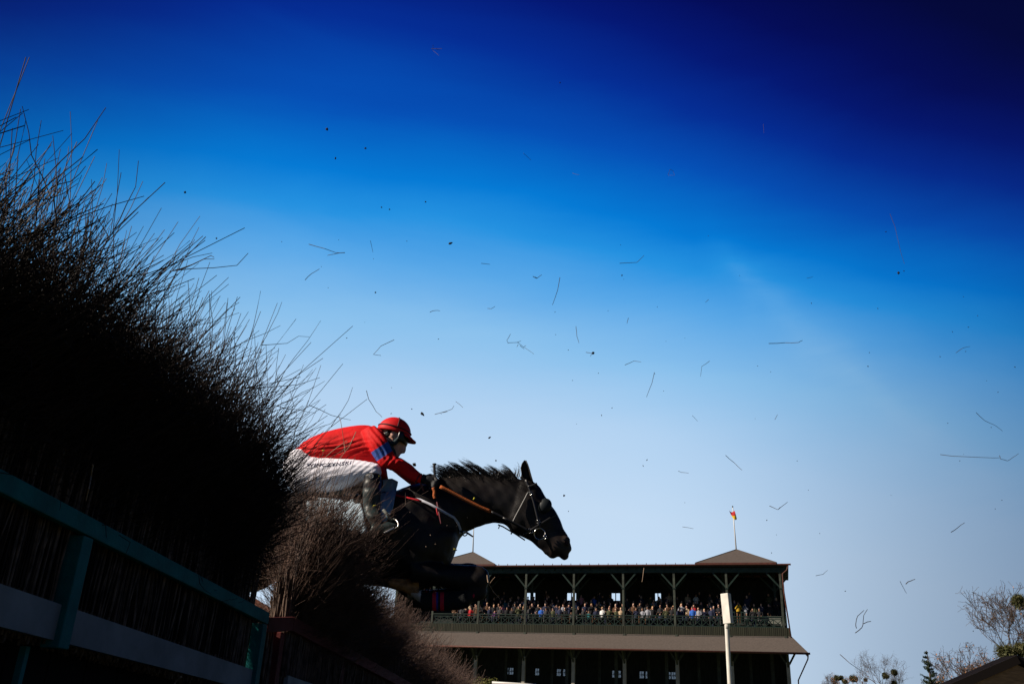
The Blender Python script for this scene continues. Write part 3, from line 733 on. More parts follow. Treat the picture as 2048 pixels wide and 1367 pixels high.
def spx(x, y, Y=YH): return P(x, y, Y)
def px_of(co):
    """photo pixel of world points, for placing colour patches of coat and cloth on their own shapes"""
    v = co - np.array((0, 0, CAMZ)); z = v @ np.array(_F); return 1024 + FPX * (v @ np.array(_R)) / z, 683 - FPX * (v @ np.array(_U)) / z

COAT = mat('black bay coat', (0.007, 0.006, 0.006), 0.50, spec=0.3, col2=(0.014, 0.010, 0.009), vscale=5, bump=0.25, bscale=220)
MUZ = mat('dark brown muzzle', (0.026, 0.017, 0.013), 0.5, spec=0.35, var=0.3, vscale=30)
SOCK = mat('white sock', (0.62, 0.57, 0.50), 0.8, var=0.25, vscale=30)
HOOF = mat('hoof horn', (0.34, 0.17, 0.06), 0.6, var=0.4, vscale=25)
LEATH = mat('black tack leather', (0.018, 0.018, 0.020), 0.4, spec=0.5)
STEEL = mat('bit steel', (0.65, 0.65, 0.65), 0.25, metal=1.0)

TRUNK = [(425, 1030, 432, 1085, .10), (455, 1003, 460, 1120, .21), (505, 988, 508, 1145, .27), (560, 984, 563, 1152, .285), (620, 988, 622, 1152, .27),
         (680, 991, 686, 1160, .275), (740, 987, 742, 1170, .28), (800, 978, 796, 1176, .27), (840, 966, 832, 1176, .24), (868, 962, 860, 1165, .21), (890, 960, 884, 1140, .18)]
hb = MB()
loft(hb, [(a, b_, c, d, w_, YH) for a, b_, c, d, w_ in TRUNK], 24)
loft(hb, [(850, 970, 858, 1130, .17, YH), (880, 957, 902, 1100, .155, YH), (903, 952.5, 925, 1068, .125, YH), (930, 949, 944, 1057, .105, YH), (958, 950, 964, 1050, .095, YH),
          (985, 951, 984, 1045, .09, YH), (1012, 953, 1003, 1045, .085, YH), (1036, 956, 1018, 1052, .08, YH)], 24)
loft(hb, [(1038, 958, 1012, 1050, .075, YH), (1050, 957, 1022, 1059, .088, YH), (1064, 961.5, 1034, 1067, .095, YH), (1077, 970, 1047, 1074, .098, YH), (1091, 991, 1060, 1082, .088, YH), (1105, 1011, 1072, 1091, .070, YH),
          (1117, 1034, 1082, 1099, .057, YH), (1128, 1057, 1090, 1106, .050, YH), (1136.5, 1075, 1096, 1112, .052, YH), (1142, 1086, 1108, 1112, .048, YH), (1144, 1095, 1119, 1111, .040, YH)], 22)
ellip(hb, spx(866, 1085), (.165, .21, .215)); ellip(hb, spx(893, 1080), (.078, .17, .11)); ellip(hb, spx(886, 1118), (.055, .13, .06))
ellip(hb, spx(950, 1176, YH - .13), (.085, .045, .075), -.6); ellip(hb, spx(938, 1190, YH - .13), (.06, .04, .05))
ellip(hb, spx(1040, 1037), (.10, .088, .105), 0.5)                       # jowl
for s in (-1, 1):
    ellip(hb, spx(1098, 1003) + Vector((-.045, s * .075, -.045)), (.035, .022, .03), 0.5)     # brow
    ellip(hb, spx(1131, 1084) + Vector((0, s * .035, 0)), (.034, .020, .036), 0.4)             # nostril wings
ellip(hb, spx(1127, 1107), (.032, .036, .040), 0.3); ellip(hb, spx(1104, 1110), (.034, .032, .026), -0.25); ellip(hb, spx(1094, 1103), (.025, .03, .02))
for s in (-1, 1):                                                        # shoulders, haunches
    ellip(hb, spx(835, 1090) + Vector((0, s * .12, 0)), (.16, .13, .25), -0.25); ellip(hb, spx(500, 1090) + Vector((0, s * .13, 0)), (.25, .15, .28))
def fore(dx, dy, yy):
    q = lambda a, b_, c, d, w_: (a + dx, b_ + dy, c + dx, d + dy, w_, yy)
    loft(hb, [q(825, 1105, 825, 1172, .10), q(862, 1122, 858, 1172, .085), q(900, 1127, 893, 1173, .068), (935 + dx, 1129 + dy, 925 + dx, 1180 + dy, .056, yy), q(962, 1130, 948, 1186, .054), q(977, 1140, 960, 1190, .045)], 16)
    loft(hb, [q(974, 1150, 952, 1172, .048), q(962, 1172, 938, 1200, .044), q(944, 1180, 938, 1212, .040), q(915, 1181, 912, 1216, .034), q(880, 1184, 880, 1218, .034), q(846, 1185, 846, 1217, .036)], 16)
    loft(hb, [q(850, 1186, 850, 1214, .036), q(834, 1170, 838, 1204, .040), q(822, 1160, 820, 1192, .034), q(806, 1158, 806, 1180, .034)], 14)
    loft(hb, [q(812, 1160, 812, 1182, .038), q(794, 1157, 796, 1178, .046), q(776, 1158, 778, 1174, .050)], 14)
fore(0, 0, YH - .13); fore(-16, -5, YH + .15)
def hind(dx, dy, yy):
    q = lambda a, b_, c, d, w_: (a + dx, b_ + dy, c + dx, d + dy, w_, yy)
    loft(hb, [q(440, 1070, 540, 1115, .14), q(420, 1125, 492, 1165, .10), q(400, 1178, 455, 1210, .07), q(385, 1205, 425, 1238, .055)], 16)
    loft(hb, [q(388, 1200, 420, 1245, .05), q(350, 1232, 368, 1258, .036), q(300, 1256, 312, 1280, .034), q(268, 1270, 285, 1300, .038)], 14)
    loft(hb, [q(272, 1272, 284, 1298, .036), q(252, 1290, 270, 1312, .036), q(232, 1310, 258, 1330, .05)], 14)
hind(0, 0, YH - .14); hind(14, -8, YH + .14)
def coat_mat(c):
    x, y = px_of(c); m_ = np.zeros(len(c), int)
    m_[(x > 1098) & (y > 1062)] = 1
    m_[(x > 815) & (x < 842) & (y > 1180) & (y < 1215)] = 2
    m_[(x < 822) & (x > 770) & (y > 1156) & (y < 1195) & (np.abs(c[:, 1] - YH + .13) < .052)] = 3
    m_[(x > 815) & (x < 838) & (y > 1158) & (y <= 1184) & (np.abs(c[:, 1] - YH + .13) < .052)] = 3
    return m_
horse = fuse(hb, 'horse', [COAT, MUZ, SOCK, HOOF], 0.0095, None, (spx(700, 1100).x, YH, spx(700, 1100).z), coat_mat, 5,
             lambda c: 0.0055 * np.sin(c[:, 0] * 19 + np.sin(c[:, 2] * 13) * 2) * np.sin(c[:, 2] * 23 + 1) + 0.0015 * np.sin(c[:, 0] * 70) * np.sin(c[:, 2] * 50 + c[:, 0] * 20))
tag(horse, 'black racehorse in mid leap over the brush fence, forelegs tucked up', 'horse')

def ear(bx0, by0, bx1, by1, mids, tip, yy, side):
    vs, fs = [], []; rows = [(bx0, by0, bx1, by1)] + mids + [(tip[0] - .6, tip[1], tip[0] + .6, tip[1])]; n = 9
    for j, (a, b_, c, d) in enumerate(rows):
        p0, p1 = P(a, b_, yy), P(c, d, yy); w2 = (p1 - p0).length / 2
        for k in range(n):
            th = math.pi * k / (n - 1); vs.append((p0 + p1) / 2 + (p1 - p0) / 2 * math.cos(th) * -1 + Vector((0, side * (0.9 * w2 * math.sin(th) + 0.004), 0)))
    for j in range(len(rows) - 1):
        for k in range(n - 1): a = j * n + k; fs.append((a, a + 1, a + n + 1, a + n))
    o = obj('ear', vs, fs, COAT, horse, True); so_ = o.modifiers.new('t', 'SOLIDIFY'); so_.thickness = 0.006
    return o
ear(1048, 960, 1066, 965, [(1044.5, 947, 1061.5, 950), (1042.7, 934, 1058.2, 938), (1045, 926, 1055, 928)], (1050.6, 919.5), YH - .055, 1)
ear(1043, 960, 1060, 963, [(1042, 950, 1057, 952), (1043.5, 941, 1055, 942)], (1050, 933), YH + .06, -1)
# eye and nostril of the near side
for s in (-1, 1):
    b = MB(); ellip(b, P(1088, 1004, YH + s * .088), (.020, .012, .018), 0, 14, 10); b.build('eye', mat('horse eye', (0.01, 0.006, 0.004), 0.08, spec=0.8), horse, True)
b = MB(); ellip(b, P(1133, 1085, YH - .055), (.011, .007, .020), 0.5, 12, 8); b.build('nostril', mat('nostril', (0.03, 0.006, 0.006), 0.7), horse, True)
# mane blown back along the crest
MANE = mat('black mane hair', (0.010, 0.009, 0.010), 0.45, spec=0.5)
N = 1300; u = np.sort(rng.random(N)); cx = 884 + 152 * u; cy = np.interp(cx, [880, 900, 930, 985, 1012, 1040], [960, 955, 953, 954, 956, 960])
clump = np.interp(cx, np.sort(rng.uniform(880, 1040, 46)), rng.normal(0, 1, 46)); L = (15 + 15 * rng.random(N) ** 1.3 + 7 * clump) * np.interp(cx, [884, 900, 960, 1010, 1036], [0.5, 0.9, 1.0, .75, .8]); K = 7
t = np.linspace(0, 1, K)[None, :]
bx = cx[:, None] - (L * np.interp(cx, [884, 930, 1036], [1.6, 1.35, .9]))[:, None] * t ** 1.35 + np.cumsum(rng.normal(0, .35, (N, K)), 1); by = cy[:, None] + 3 - (L * 1.45)[:, None] * (t * 1.1 - 0.33 * t ** 2) + np.cumsum(rng.normal(0, .35, (N, K)), 1)
rev = rng.random(N) < 0.22; bx = np.where((rev & (cx > 985))[:, None], cx[:, None] + 9 * t * np.sin(t * 3), bx)
yy = (YH + rng.normal(0, .022, N))[:, None] + rng.normal(0, .05, N)[:, None] * t
pts = np.zeros((N, K, 3))
for k in range(K):
    dx = (bx[:, k] - 1024) / FPX; dy = (683 - by[:, k]) / FPX; d = dx[:, None] * np.array(_R) + dy[:, None] * np.array(_U) + np.array(_F)
    pts[:, k] = np.array((0, 0, CAMZ)) + d * (yy[:, k] / d[:, 1])[:, None]
quads_obj('mane', [prisms(pts, (0.0019 * (1 - 0.75 * t)) * np.ones((N, 1)))], MANE, horse)
N = 500; t = np.linspace(0, 1, 9)[None, :]; b0 = np.array(spx(430, 1040)); r_ = rng.normal(0, .5, (N, 3))
pts = b0 + np.stack([-0.75 * t ** .9 + r_[:, :1] * .12 * t, r_[:, 1:2] * .1 * t + 0 * t, -.45 * t ** 1.8 + r_[:, 2:] * .15 * t], -1)
quads_obj('tail', [prisms(pts, (0.003 * (1 - .6 * t)) * np.ones((N, 1)))], MANE, horse)

# saddlery: everything strapped to the horse
def flank(x, y, grow=0.012):
    """y of the near flank where the trunk is crossed at this pixel"""
    tx = [s[0] for s in TRUNK]; top = np.interp(x, tx, [s[1] for s in TRUNK]); bot = np.interp(x, tx, [s[3] for s in TRUNK]); hw = np.interp(x, tx, [s[4] for s in TRUNK])
    k = (y - (top + bot) / 2) / ((bot - top) / 2); k = max(-1, min(1, k))
    if x > 845:
        top = np.interp(x, [845, 880, 905, 930], [965, 957, 952, 949]); bot = np.interp(x, [845, 880, 905, 930], [1170, 1150, 1120, 1062]); hw = np.interp(x, [845, 870, 905, 925], [.25, .235, .17, .12]); k = (y - (top + bot) / 2) / ((bot - top) / 2); k = max(-1, min(1, k))
    return YH - hw * math.sqrt(max(0.0, 1 - k * k)) - grow
def sheet(name, top, bot, m_, parent, nr=14, nc=16, grow=0.02, wav=0.006, over=True, yfun=None):
    """cloth between an upper and a lower pixel edge, draped on the flank"""
    vs, fs = [], []
    def ip(ed, t_): xs_ = np.linspace(0, 1, len(ed)); return np.interp(t_, xs_, [e[0] for e in ed]), np.interp(t_, xs_, [e[1] for e in ed])
    for j in range(nr + 1):
        for i in range(nc + 1):
            a, c = ip(top, i / nc), ip(bot, i / nc); t_ = j / nr; x, y = a[0] + (c[0] - a[0]) * t_, a[1] + (c[1] - a[1]) * t_
            Y = (yfun or flank)(x, y) - grow + 0.008 - wav * math.sin(i * 1.3 + j * 0.7) * math.sin(j * 0.5 + i * .3)
            vs.append(P(x, y, Y))
    for j in range(nr):
        for i in range(nc): k = j * (nc + 1) + i; fs.append((k, k + 1, k + nc + 2, k + nc + 1))
    o = obj(name, vs, fs, m_, parent, True); md = o.modifiers.new('t', 'SOLIDIFY'); md.thickness = 0.006; md.offset = 0; return o
CLW = mat('pale blue saddle cloth', (0.44, 0.56, 0.66), 0.75, var=0.18, vscale=9, bump=0.4, bscale=40)
CLB = mat('blue grey number cloth', (0.16, 0.30, 0.42), 0.75, col2=(0.28, 0.45, 0.56), vscale=7, bump=0.4, bscale=30)
BLUE = mat('royal blue pad', (0.01, 0.055, 0.30), 0.6); REDS = mat('red strap', (0.50, 0.008, 0.02), 0.5); WHS = mat('white strap', (0.55, 0.57, 0.65), 0.55)
sheet('saddle_cloth', [(612, 980), (660, 979), (700, 979), (718, 986)], [(612, 1046), (660, 1060), (700, 1064), (736, 1066)], CLW, horse, grow=.05)
sheet('number_cloth', [(748, 966), (768, 958), (784, 955.5), (796, 962)], [(750, 1040), (766, 1046), (778, 1034), (786, 1012)], CLB, horse, grow=.075, wav=.012)
sheet('number_cloth', [(794, 985), (797, 985), (800, 986), (802, 990)], [(784, 1016), (790, 1019), (797, 1017), (801, 1010)], BLUE, horse, nr=6, nc=6, grow=.02)
def strap(name, pts, wd, m_, parent, yf=None, th=0.004, g=0.03):
    b = MB(); q = []
    for i in range(len(pts) - 1):
        for t_ in np.linspace(0, 1, 5)[:-1]:
            x, y = pts[i][0] + (pts[i + 1][0] - pts[i][0]) * t_, pts[i][1] + (pts[i + 1][1] - pts[i][1]) * t_; q.append((x, y))
    q.append(pts[-1]); W_ = [P(x, y, (yf(x, y) if yf else flank(x, y, g))) for x, y in q]
    for i in range(len(W_)):
        d = (W_[min(i + 1, len(W_) - 1)] - W_[max(i - 1, 0)]).normalized(); n = d.cross(Vector((0, 1, 0))).normalized() * wd / 2
        yv = Vector((0, th, 0)); b.v += [W_[i] + n - yv, W_[i] - n - yv, W_[i] - n + yv, W_[i] + n + yv]
    for i in range(len(W_) - 1):
        for k in range(4): a = i * 4 + k; c = i * 4 + (k + 1) % 4; b.f.append((a, c, c + 4, a + 4)); b.mi.append(0)
    b.f += [(3, 2, 1, 0), tuple(len(b.v) - 4 + k for k in range(4))]; b.mi += [0, 0]
    return b.build(name, m_, parent, True)
strap('red_strap', [(758, 983), (790, 989), (812, 993.5), (843, 1001)], .011, REDS, horse, g=.055)
strap('breast_strap', [(815, 994), (840, 998), (862, 1008), (890, 1024), (908, 1034), (917, 1046), (921, 1058), (921, 1066)], .015, WHS, horse, g=.02)
strap('neck_strap', [(873, 1015), (874, 1022), (876, 1030)], .008, REDS, horse, g=.04)
HY = lambda x, y: YH - float(np.interp(x, [900, 940, 1000, 1040, 1066, 1090, 1110, 1130], [.17, .115, .095, .098, .104, .092, .068, .058])) - .006
br = empty('bridle', spx(1064, 1010), None)
br.parent = horse; br.location = spx(1064, 1010) - Vector(horse.location)
strap('cheek_piece', [(1052, 958), (1058, 975), (1062, 985), (1068, 1005), (1074, 1030), (1077, 1042), (1079, 1054)], .014, LEATH, br, HY)
strap('brow_band', [(1056, 972), (1064, 970), (1074, 966)], .014, LEATH, br, HY)
strap('throat_lash', [(1057, 982), (1050, 996), (1040, 1015), (1031, 1032), (1024, 1046)], .009, mat('worn leather', (0.09, 0.095, 0.10), 0.4), br, HY)
strap('nose_band', [(1112, 1028), (1098, 1036), (1082, 1046), (1066, 1056), (1048, 1068)], .012, LEATH, br, HY)
strap('head_piece', [(1040, 953), (1048, 957), (1056, 972)], .013, LEATH, br, lambda x, y: YH - .075)
def ring(x, y, r, tr, Y, name='bit_ring'):
    b = MB(); c = P(x, y, Y); b.tube([c + Vector((math.cos(a) * r, 0.006 * math.sin(a * 2), math.sin(a) * r)) for a in np.linspace(0, 2 * math.pi, 25)], tr, 8, cap=False); b.build(name, STEEL, br, True)
ring(1079.5, 1066.5, .037, .0035, YH - .085); ring(1061, 1060.5, .016, .0035, YH - .10, 'rein_ring'); ring(1077, 1041.5, .012, .003, YH - .10, 'buckle'); ring(1061.5, 985.5, .011, .003, YH - .115, 'buckle')
ring(1090, 1073, .012, .004, YH - .075, 'buckle')
# eye cup hood
hood = MB(); ellip(hood, P(1090, 1010, YH - .088), (.045, .028, .052), -0.45, 16, 10)
hood.build('eye_cup', mat('dark hood cup', (0.010, 0.015, 0.018), 0.55, spec=0.25), br, True)
strap('chin_strap', [(996, 1048), (1006, 1052), (1016, 1058), (1030, 1066), (1050, 1079)], .008, LEATH, br, lambda x, y: YH - .03)
strap('strap_end', [(999, 1050), (997, 1056)], .006, LEATH, br, lambda x, y: YH - .04); strap('strap_end', [(1024, 1062), (1022, 1067)], .009, LEATH, br, lambda x, y: YH - .04)
b = MB(); b.tube([spx(916, 1058, YH - .11), spx(924, 1062, YH - .12), spx(934, 1064, YH - .12), spx(946, 1072, YH - .11)], [.006, .009, .007, .005], 8); b.build('strap_end', LEATH, horse, True)
ring(930, 1066, .014, .004, YH - .13, 'martingale_ring')
# reins
rq = empty('reins', spx(930, 1000, YH - .15)); rq.parent = horse; rq.location = spx(930, 1000, YH - .15) - Vector(horse.location)
RY = lambda x, y: float(np.interp(x, [845, 885, 983, 1060], [5.80, 5.80, 5.855, 5.885]))
strap('rubber_grip', [(880, 972), (900, 982), (930, 998), (960, 1013), (982, 1022)], .023, mat('orange rein grip', (0.42, 0.10, 0.018), 0.7, var=0.2, vscale=20, bump=0.6, bscale=200), rq, RY, .004)
strap('rein_leather', [(982, 1022), (1005, 1033), (1030, 1046), (1058, 1060)], .018, LEATH, rq, RY, .003)
strap('rein_leather', [(1006, 1034), (1036, 1048), (1058, 1061)], .012, LEATH, rq, lambda x, y: RY(x, y) - .008, .003)
strap('rubber_grip', [(866, 974), (869, 982), (868, 990), (870, 996)], .020, bpy.data.materials['orange rein grip'], rq, lambda x, y: 5.77, .004)
strap('rubber_grip', [(841, 966), (845, 974), (848, 984)], .012, mat('brown rein grip', (0.14, 0.045, 0.03), 0.7), rq, lambda x, y: 5.84, .004)
# bandages on the forelegs
def wrap(x0, x1, dx, dy, yy, nm, mlist, g):
    b = MB(); xs_ = np.linspace(x0, x1, 25); base = 0; n = 16
    for x in xs_:
        tp = np.interp(x, [846, 880, 915, 944], [1185, 1184, 1181, 1181]); bt = np.interp(x, [846, 880, 915, 944], [1218, 1219, 1217, 1212]); a, c = P(x + dx, tp - g + dy, yy), P(x + dx, bt + g + dy, yy)
        for k in range(n): th = 2 * math.pi * k / n; b.v.append((a + c) / 2 + (a - c) / 2 * math.cos(th) + Vector((0, .043 * math.sin(th), 0)))
    for j in range(24):
        xm = (xs_[j] + xs_[j + 1]) / 2
        mi = 1 if (867 < xm < 872.5 or 882 < xm < 888) else (2 if 874 < xm < 877 else 0)
        for k in range(n): a = j * n + k; c = j * n + (k + 1) % n; b.f.append((a, c, c + n, a + n)); b.mi.append(mi)
    return b.build(nm, None, horse, True, mats=mlist)
BAND = mat('black leg bandage', (0.010, 0.012, 0.014), 0.8, bump=0.4, bscale=80)
RB = mat('red tape', (0.72, 0.02, 0.05), 0.6); BB = mat('blue tape', (0.02, 0.04, 0.35), 0.6)
wrap(842, 935, 0, 0, YH - .13, 'leg_bandage', [BAND, RB, BB], 1.6); wrap(842, 930, -16, -5, YH + .15, 'leg_bandage', [BAND, RB, BB], 1.2)
b = MB(); ellip(b, P(947, 1190, YH - .172), (.006, .006, .014)); b.build('tape_end', RB, horse, True)

# ---- saddle
sd_ = empty('racing_saddle', spx(735, 985), 'small black racing saddle under the jockey with steel stirrups', 'saddle')
b = MB(); loft(b, [(704, 974, 708, 994, .10, YH), (735, 972, 737, 994, .14, YH), (765, 958, 768, 990, .10, YH), (778, 956, 780, 982, .06, YH)], 16)
fuse(b, 'seat', [LEATH], .012, sd_)
sheet('flap', [(718, 990), (735, 988), (762, 985)], [(722, 1040), (740, 1048), (762, 1030)], LEATH, sd_, grow=.03)
IRON = mat('stirrup iron', (0.55, 0.53, 0.50), 0.3, metal=1.0)
for s, yy in ((-1, YH - .36), (1, YH + .36)):
    b = MB(); dy = 0
    b.tube([P(766, 1018, yy), P(775, 1028, yy), P(783, 1040, yy)], .010, 8)
    so2 = b.build('stirrup_leather', mat('stirrup webbing', (0.12, 0.13, 0.12), 0.6), sd_, True)
    b = MB(); b.tube([P(787, 1036.5, yy), P(793, 1039, yy - .03), P(797.5, 1046, yy - .045), P(796, 1052, yy - .045), P(788, 1058, yy - .04)], .006, 8)
    b.tube([P(787, 1036.5, yy), P(793, 1040, yy + .05), P(797, 1047, yy + .05), P(788, 1058, yy + .04)], .006, 8)
    b.beam(P(790, 1057, yy), P(770, 1068, yy), .10, .012, bev=.003); b.build('stirrup', IRON, so2, True)

# ---- jockey
SK = mat('jockey skin', (0.66, 0.38, 0.30), 0.55, spec=0.35, var=0.12, vscale=20)
SILK = mat('red silks', (0.64, 0.010, 0.012), 0.7, spec=0.15, var=0.10, vscale=9, bump=0.5, bscale=26)
SBLUE = mat('blue sleeve band', (0.028, 0.085, 0.34), 0.5, spec=0.35)
BREECH = mat('white breeches', (0.84, 0.84, 0.95), 0.7, var=0.05, vscale=5, bump=0.2, bscale=25)
YN, YF = YH - .20, YH + .20
jb = MB()      # body: head, neck, trunk core and limb cores, hands
loft(jb, [(820, 862, 762, 853, .068, YH), (818, 872, 764, 868, .076, YH), (814, 882, 770, 880, .072, YH), (809.5, 890, 775, 889, .062, YH), (803.5, 898, 779, 896, .052, YH), (798, 904.5, 781, 901, .040, YH), (795.5, 911, 784, 906, .028, YH)], 18)
loft(jb, [(812, 878, 808, 884, .012, YH), (812.5, 890, 803, 892, .018, YH), (812, 899, 797, 899, .020, YH), (810, 904.5, 797, 903, .015, YH)], 10)
ellip(jb, P(799.5, 906, YH), (.010, .018, .006)); ellip(jb, P(797.5, 909.5, YH), (.009, .016, .006)); ellip(jb, P(794, 911, YH), (.014, .020, .011))
loft(jb, [(782, 868, 776, 905, .058, YH), (768, 862, 764, 905, .062, YH), (752, 860, 750, 915, .08, YH)], 14)
loft(jb, [(596, 908, 628, 955, .12, YH), (640, 880, 672, 950, .13, YH), (705, 864, 735, 945, .145, YH), (745, 864, 760, 920, .13, YH)], 16)
def limb(mb, pts, yy=None):
    """pts (px, py, radius m, Y)"""
    q = [P(a, c, y2) for a, c, r, y2 in pts]; rr = [p_[2] for p_ in pts]; n = 14; base = len(mb.v)
    mb.tube(q, rr, n)
for s, yb, dy in ((-1, YN, 0), (1, YF, 7)):
    limb(jb, [(745, 880, .055, YH + s * .17), (768, 908, .035, YH + s * .195), (784, 925, .030, YH + s * .195), (812, 941 + dy * .5, .028, YH + s * .18), (846, 960 + dy, .024, YH + s * .16)])
    limb(jb, [(610, 940, .09, YH + s * .10), (680, 943, .075, YH + s * .14), (743, 948, .036, YH + s * .19), (744, 985, .032, YH + s * .28), (750, 1040, .022, YH + s * .335), (756, 1055, .02, YH + s * .345), (783, 1054, .014, YH + s * .345)])
def hand(mb, wx, wy, yy, s):
    """closed hand round the rein: palm, four curled fingers, thumb on top"""
    limb(mb, [(wx, wy, .025, yy), (wx + 10, wy + 1, .030, yy), (wx + 20, wy + 4, .028, yy)])
    for k in range(4):
        o_ = .030 - .020 * k; ln = (1.0, 1.1, 1.03, .85)[k]
        x0, y0 = wx + 22 - k * 1.5, wy - 3 + k * 4.6
        limb(mb, [(x0 - 6, y0, .0105, yy - s * .0), (x0 + 3 * ln, y0 + 1, .0105, yy + s * .012), (x0 + 7 * ln, y0 + 6, .0098, yy + s * .026), (x0 + 2, y0 + 9, .009, yy + s * .030), (x0 - 3, y0 + 6, .0085, yy + s * .018)])
    limb(mb, [(wx + 6, wy - 5, .012, yy - s * .012), (wx + 14, wy - 8, .0115, yy - s * .022), (wx + 22, wy - 6, .010, yy - s * .012)])
hand(jb, 845, 958, YH - .17, -1); hand(jb, 845, 967, YH + .17, 1)
jloc = spx(740, 970)
jock = fuse(jb, 'person', [SK], .0050, None, jloc, None, 1)
tag(jock, 'jockey in red silks and white breeches crouched over the leaping black horse', 'jockey')
GLV = mat('black gloves', (0.012, 0.013, 0.016), 0.6, bump=0.3, bscale=120)
gb = MB(); hand(gb, 846, 958, YH - .17, -1); hand(gb, 846, 967, YH + .17, 1)
fuse(gb, 'gloves', [GLV], .005, jock, None, None, 1, lambda c: np.full(len(c), .0035))
b = MB(); limb(b, [(843, 955, .030, YH - .17), (850, 958, .034, YH - .17)]); b.build('glove_cuff', GLV, jock, True)
b = MB(); limb(b, [(843, 964, .030, YH + .17), (850, 967, .034, YH + .17)]); b.build('glove_cuff', GLV, jock, True)
# silks: trunk and both sleeves in one garment
sb = MB()
loft(sb, [(589, 902, 624, 946, .10, YH), (609, 885, 642, 948, .145, YH), (640, 869.5, 668, 950, .172, YH), (673, 859.5, 700, 952, .18, YH), (705, 853.5, 728, 955, .19, YH), (729, 851.5, 752, 958, .195, YH), (748, 854, 768, 952, .18, YH), (760, 860, 772, 925, .13, YH), (766, 866, 776, 905, .075, YH)], 26)
loft(sb, [(752, 925, 772, 925, .12, YH), (756, 945, 774, 944, .13, YH), (762, 955, 776, 953, .12, YH)], 14)
for s, dy in ((-1, 0), (1, 7)):
    Y1, Y2, Y3 = YH + s * .17, YH + s * .205, YH + s * .17
    loft(sb, [(752, 853, 722, 868, .075, YH + s * .13), (767, 862, 729, 882, .074, Y1), (777, 882, 738, 896, .068, Y2), (786, 900, 748, 914, .064, Y2), (796, 912, 763, 932, .063, Y2), (812, 922, 782, 939, .058, Y2), (828, 933, 802, 950 + dy * .5, .052, Y3), (839, 943 + dy * .5, 820, 960 + dy, .046, Y3), (847, 951 + dy, 836, 966 + dy, .036, Y3)], 20)
def silk_fm(c):
    x, y = px_of(c); m_ = np.zeros(len(c), int)
    # band across the upper arm, between two lines square to the sleeve
    ax, ay = 0.55, 0.83; t_ = (x - 745) * ax + (y - 880) * ay
    m_[(np.abs(c[:, 1] - YH) > .115) & (t_ > 18) & (t_ < 39) & (x > 740 + (y - 901) * .65) & (y < 935)] = 1
    return m_
def folds(c):
    x, y = px_of(c); body = np.clip((748 - x) / 30, 0, 1)
    a = 0.0030 * np.sin(y * 0.55 + x * 0.10 + 2.5 * np.sin(x * .045) + 1.5 * np.sin(y * .12)) * body * np.clip((y - 862) / 25, 0, 1)
    a += 0.0020 * np.sin(y * 1.05 + x * .23 + np.sin(x * .09) * 2) * body * np.clip((y - 870) / 20, 0, 1)
    arm = np.clip((x - 735) / 15, 0, 1); tt = (x * 0.83 - y * 0.55)
    a += arm * 0.0040 * np.sin(tt * 0.62 + 1.2 * np.sin((x + y) * .06)) * np.clip((922 - y) / 14, 0, 1)
    a += np.clip((x - 790) / 12, 0, 1) * .0022 * np.sin((x * .53 - y * .85) * .55 + 1.5 * np.sin(x * .11))
    a += np.exp(-((x - 782) ** 2 + (y - 925) ** 2) / 220.) * .003 * np.sin((x * .75 + y * .66) * .7)
    return a
silks = fuse(sb, 'silks', [SILK, SBLUE], .0062, jock, None, silk_fm, 3, folds)
b = MB(); a0 = P(836, 951, YH - .17)
for s, dy in ((-1, 0), (1, 7)):
    c = (P(843, 948 + dy, YH + s * .17) + P(832, 964 + dy, YH + s * .17)) / 2; d = (P(851, 963 + dy, YH + s * .17) - P(822, 945 + dy, YH + s * .17)).normalized(); n1 = d.cross(Vector((0, 1, 0))).normalized()
    b.tube([c + n1 * .037 * math.cos(a) + Vector((0, 1, 0)) * .040 * math.sin(a) for a in np.linspace(0, 2 * math.pi, 17)], .0035, 6, cap=False)
b.build('cuff_band', mat('dark cuff band', (0.05, 0.01, 0.03), 0.6), jock, True)
# breeches
bb = MB()
loft(bb, [(578, 914, 576, 968, .14, YH), (588, 902, 588, 984, .18, YH), (607, 898, 606, 988, .19, YH), (626, 907, 628, 986, .18, YH), (645, 918, 645, 980, .14, YH)], 22)
for s, dy in ((-1, 0), (1, 20)):
    loft(bb, [(596, 905 + dy * .3, 592, 986, .10, YH + s * .09), (632, 914.5 + dy * .6, 634, 985 + dy * .3, .098, YH + s * .12), (676, 916.5 + dy, 674, 980 + dy * .3, .090, YH + s * .15), (708, 918.5 + dy, 704, 971 + dy * .6, .082, YH + s * .17), (738, 923 + dy, 724, 961 + dy, .072, YH + s * .19), (757, 928 + dy, 741, 962 + dy, .066, YH + s * .20), (763, 940 + dy, 746, 962 + dy, .058, YH + s * .20)], 20)
def bfold(c):
    x, y = px_of(c); k = np.clip((x - 670) / 40, 0, 1)
    a = .0012 * np.sin((x * .62 + y * .95) * .62 + np.sin(x * .07)) * k
    a += .0014 * np.sin((x * .35 + y * 1.0) * .45 + 2 * np.sin(x * .05)) * (1 - k)
    a += .003 * np.exp(-((y - (925 + (x - 640) * .06)) / 2.2) ** 2) * (x > 640)
    return a
brch = fuse(bb, 'breeches', [BREECH], .0062, jock, None, None, 3, bfold)
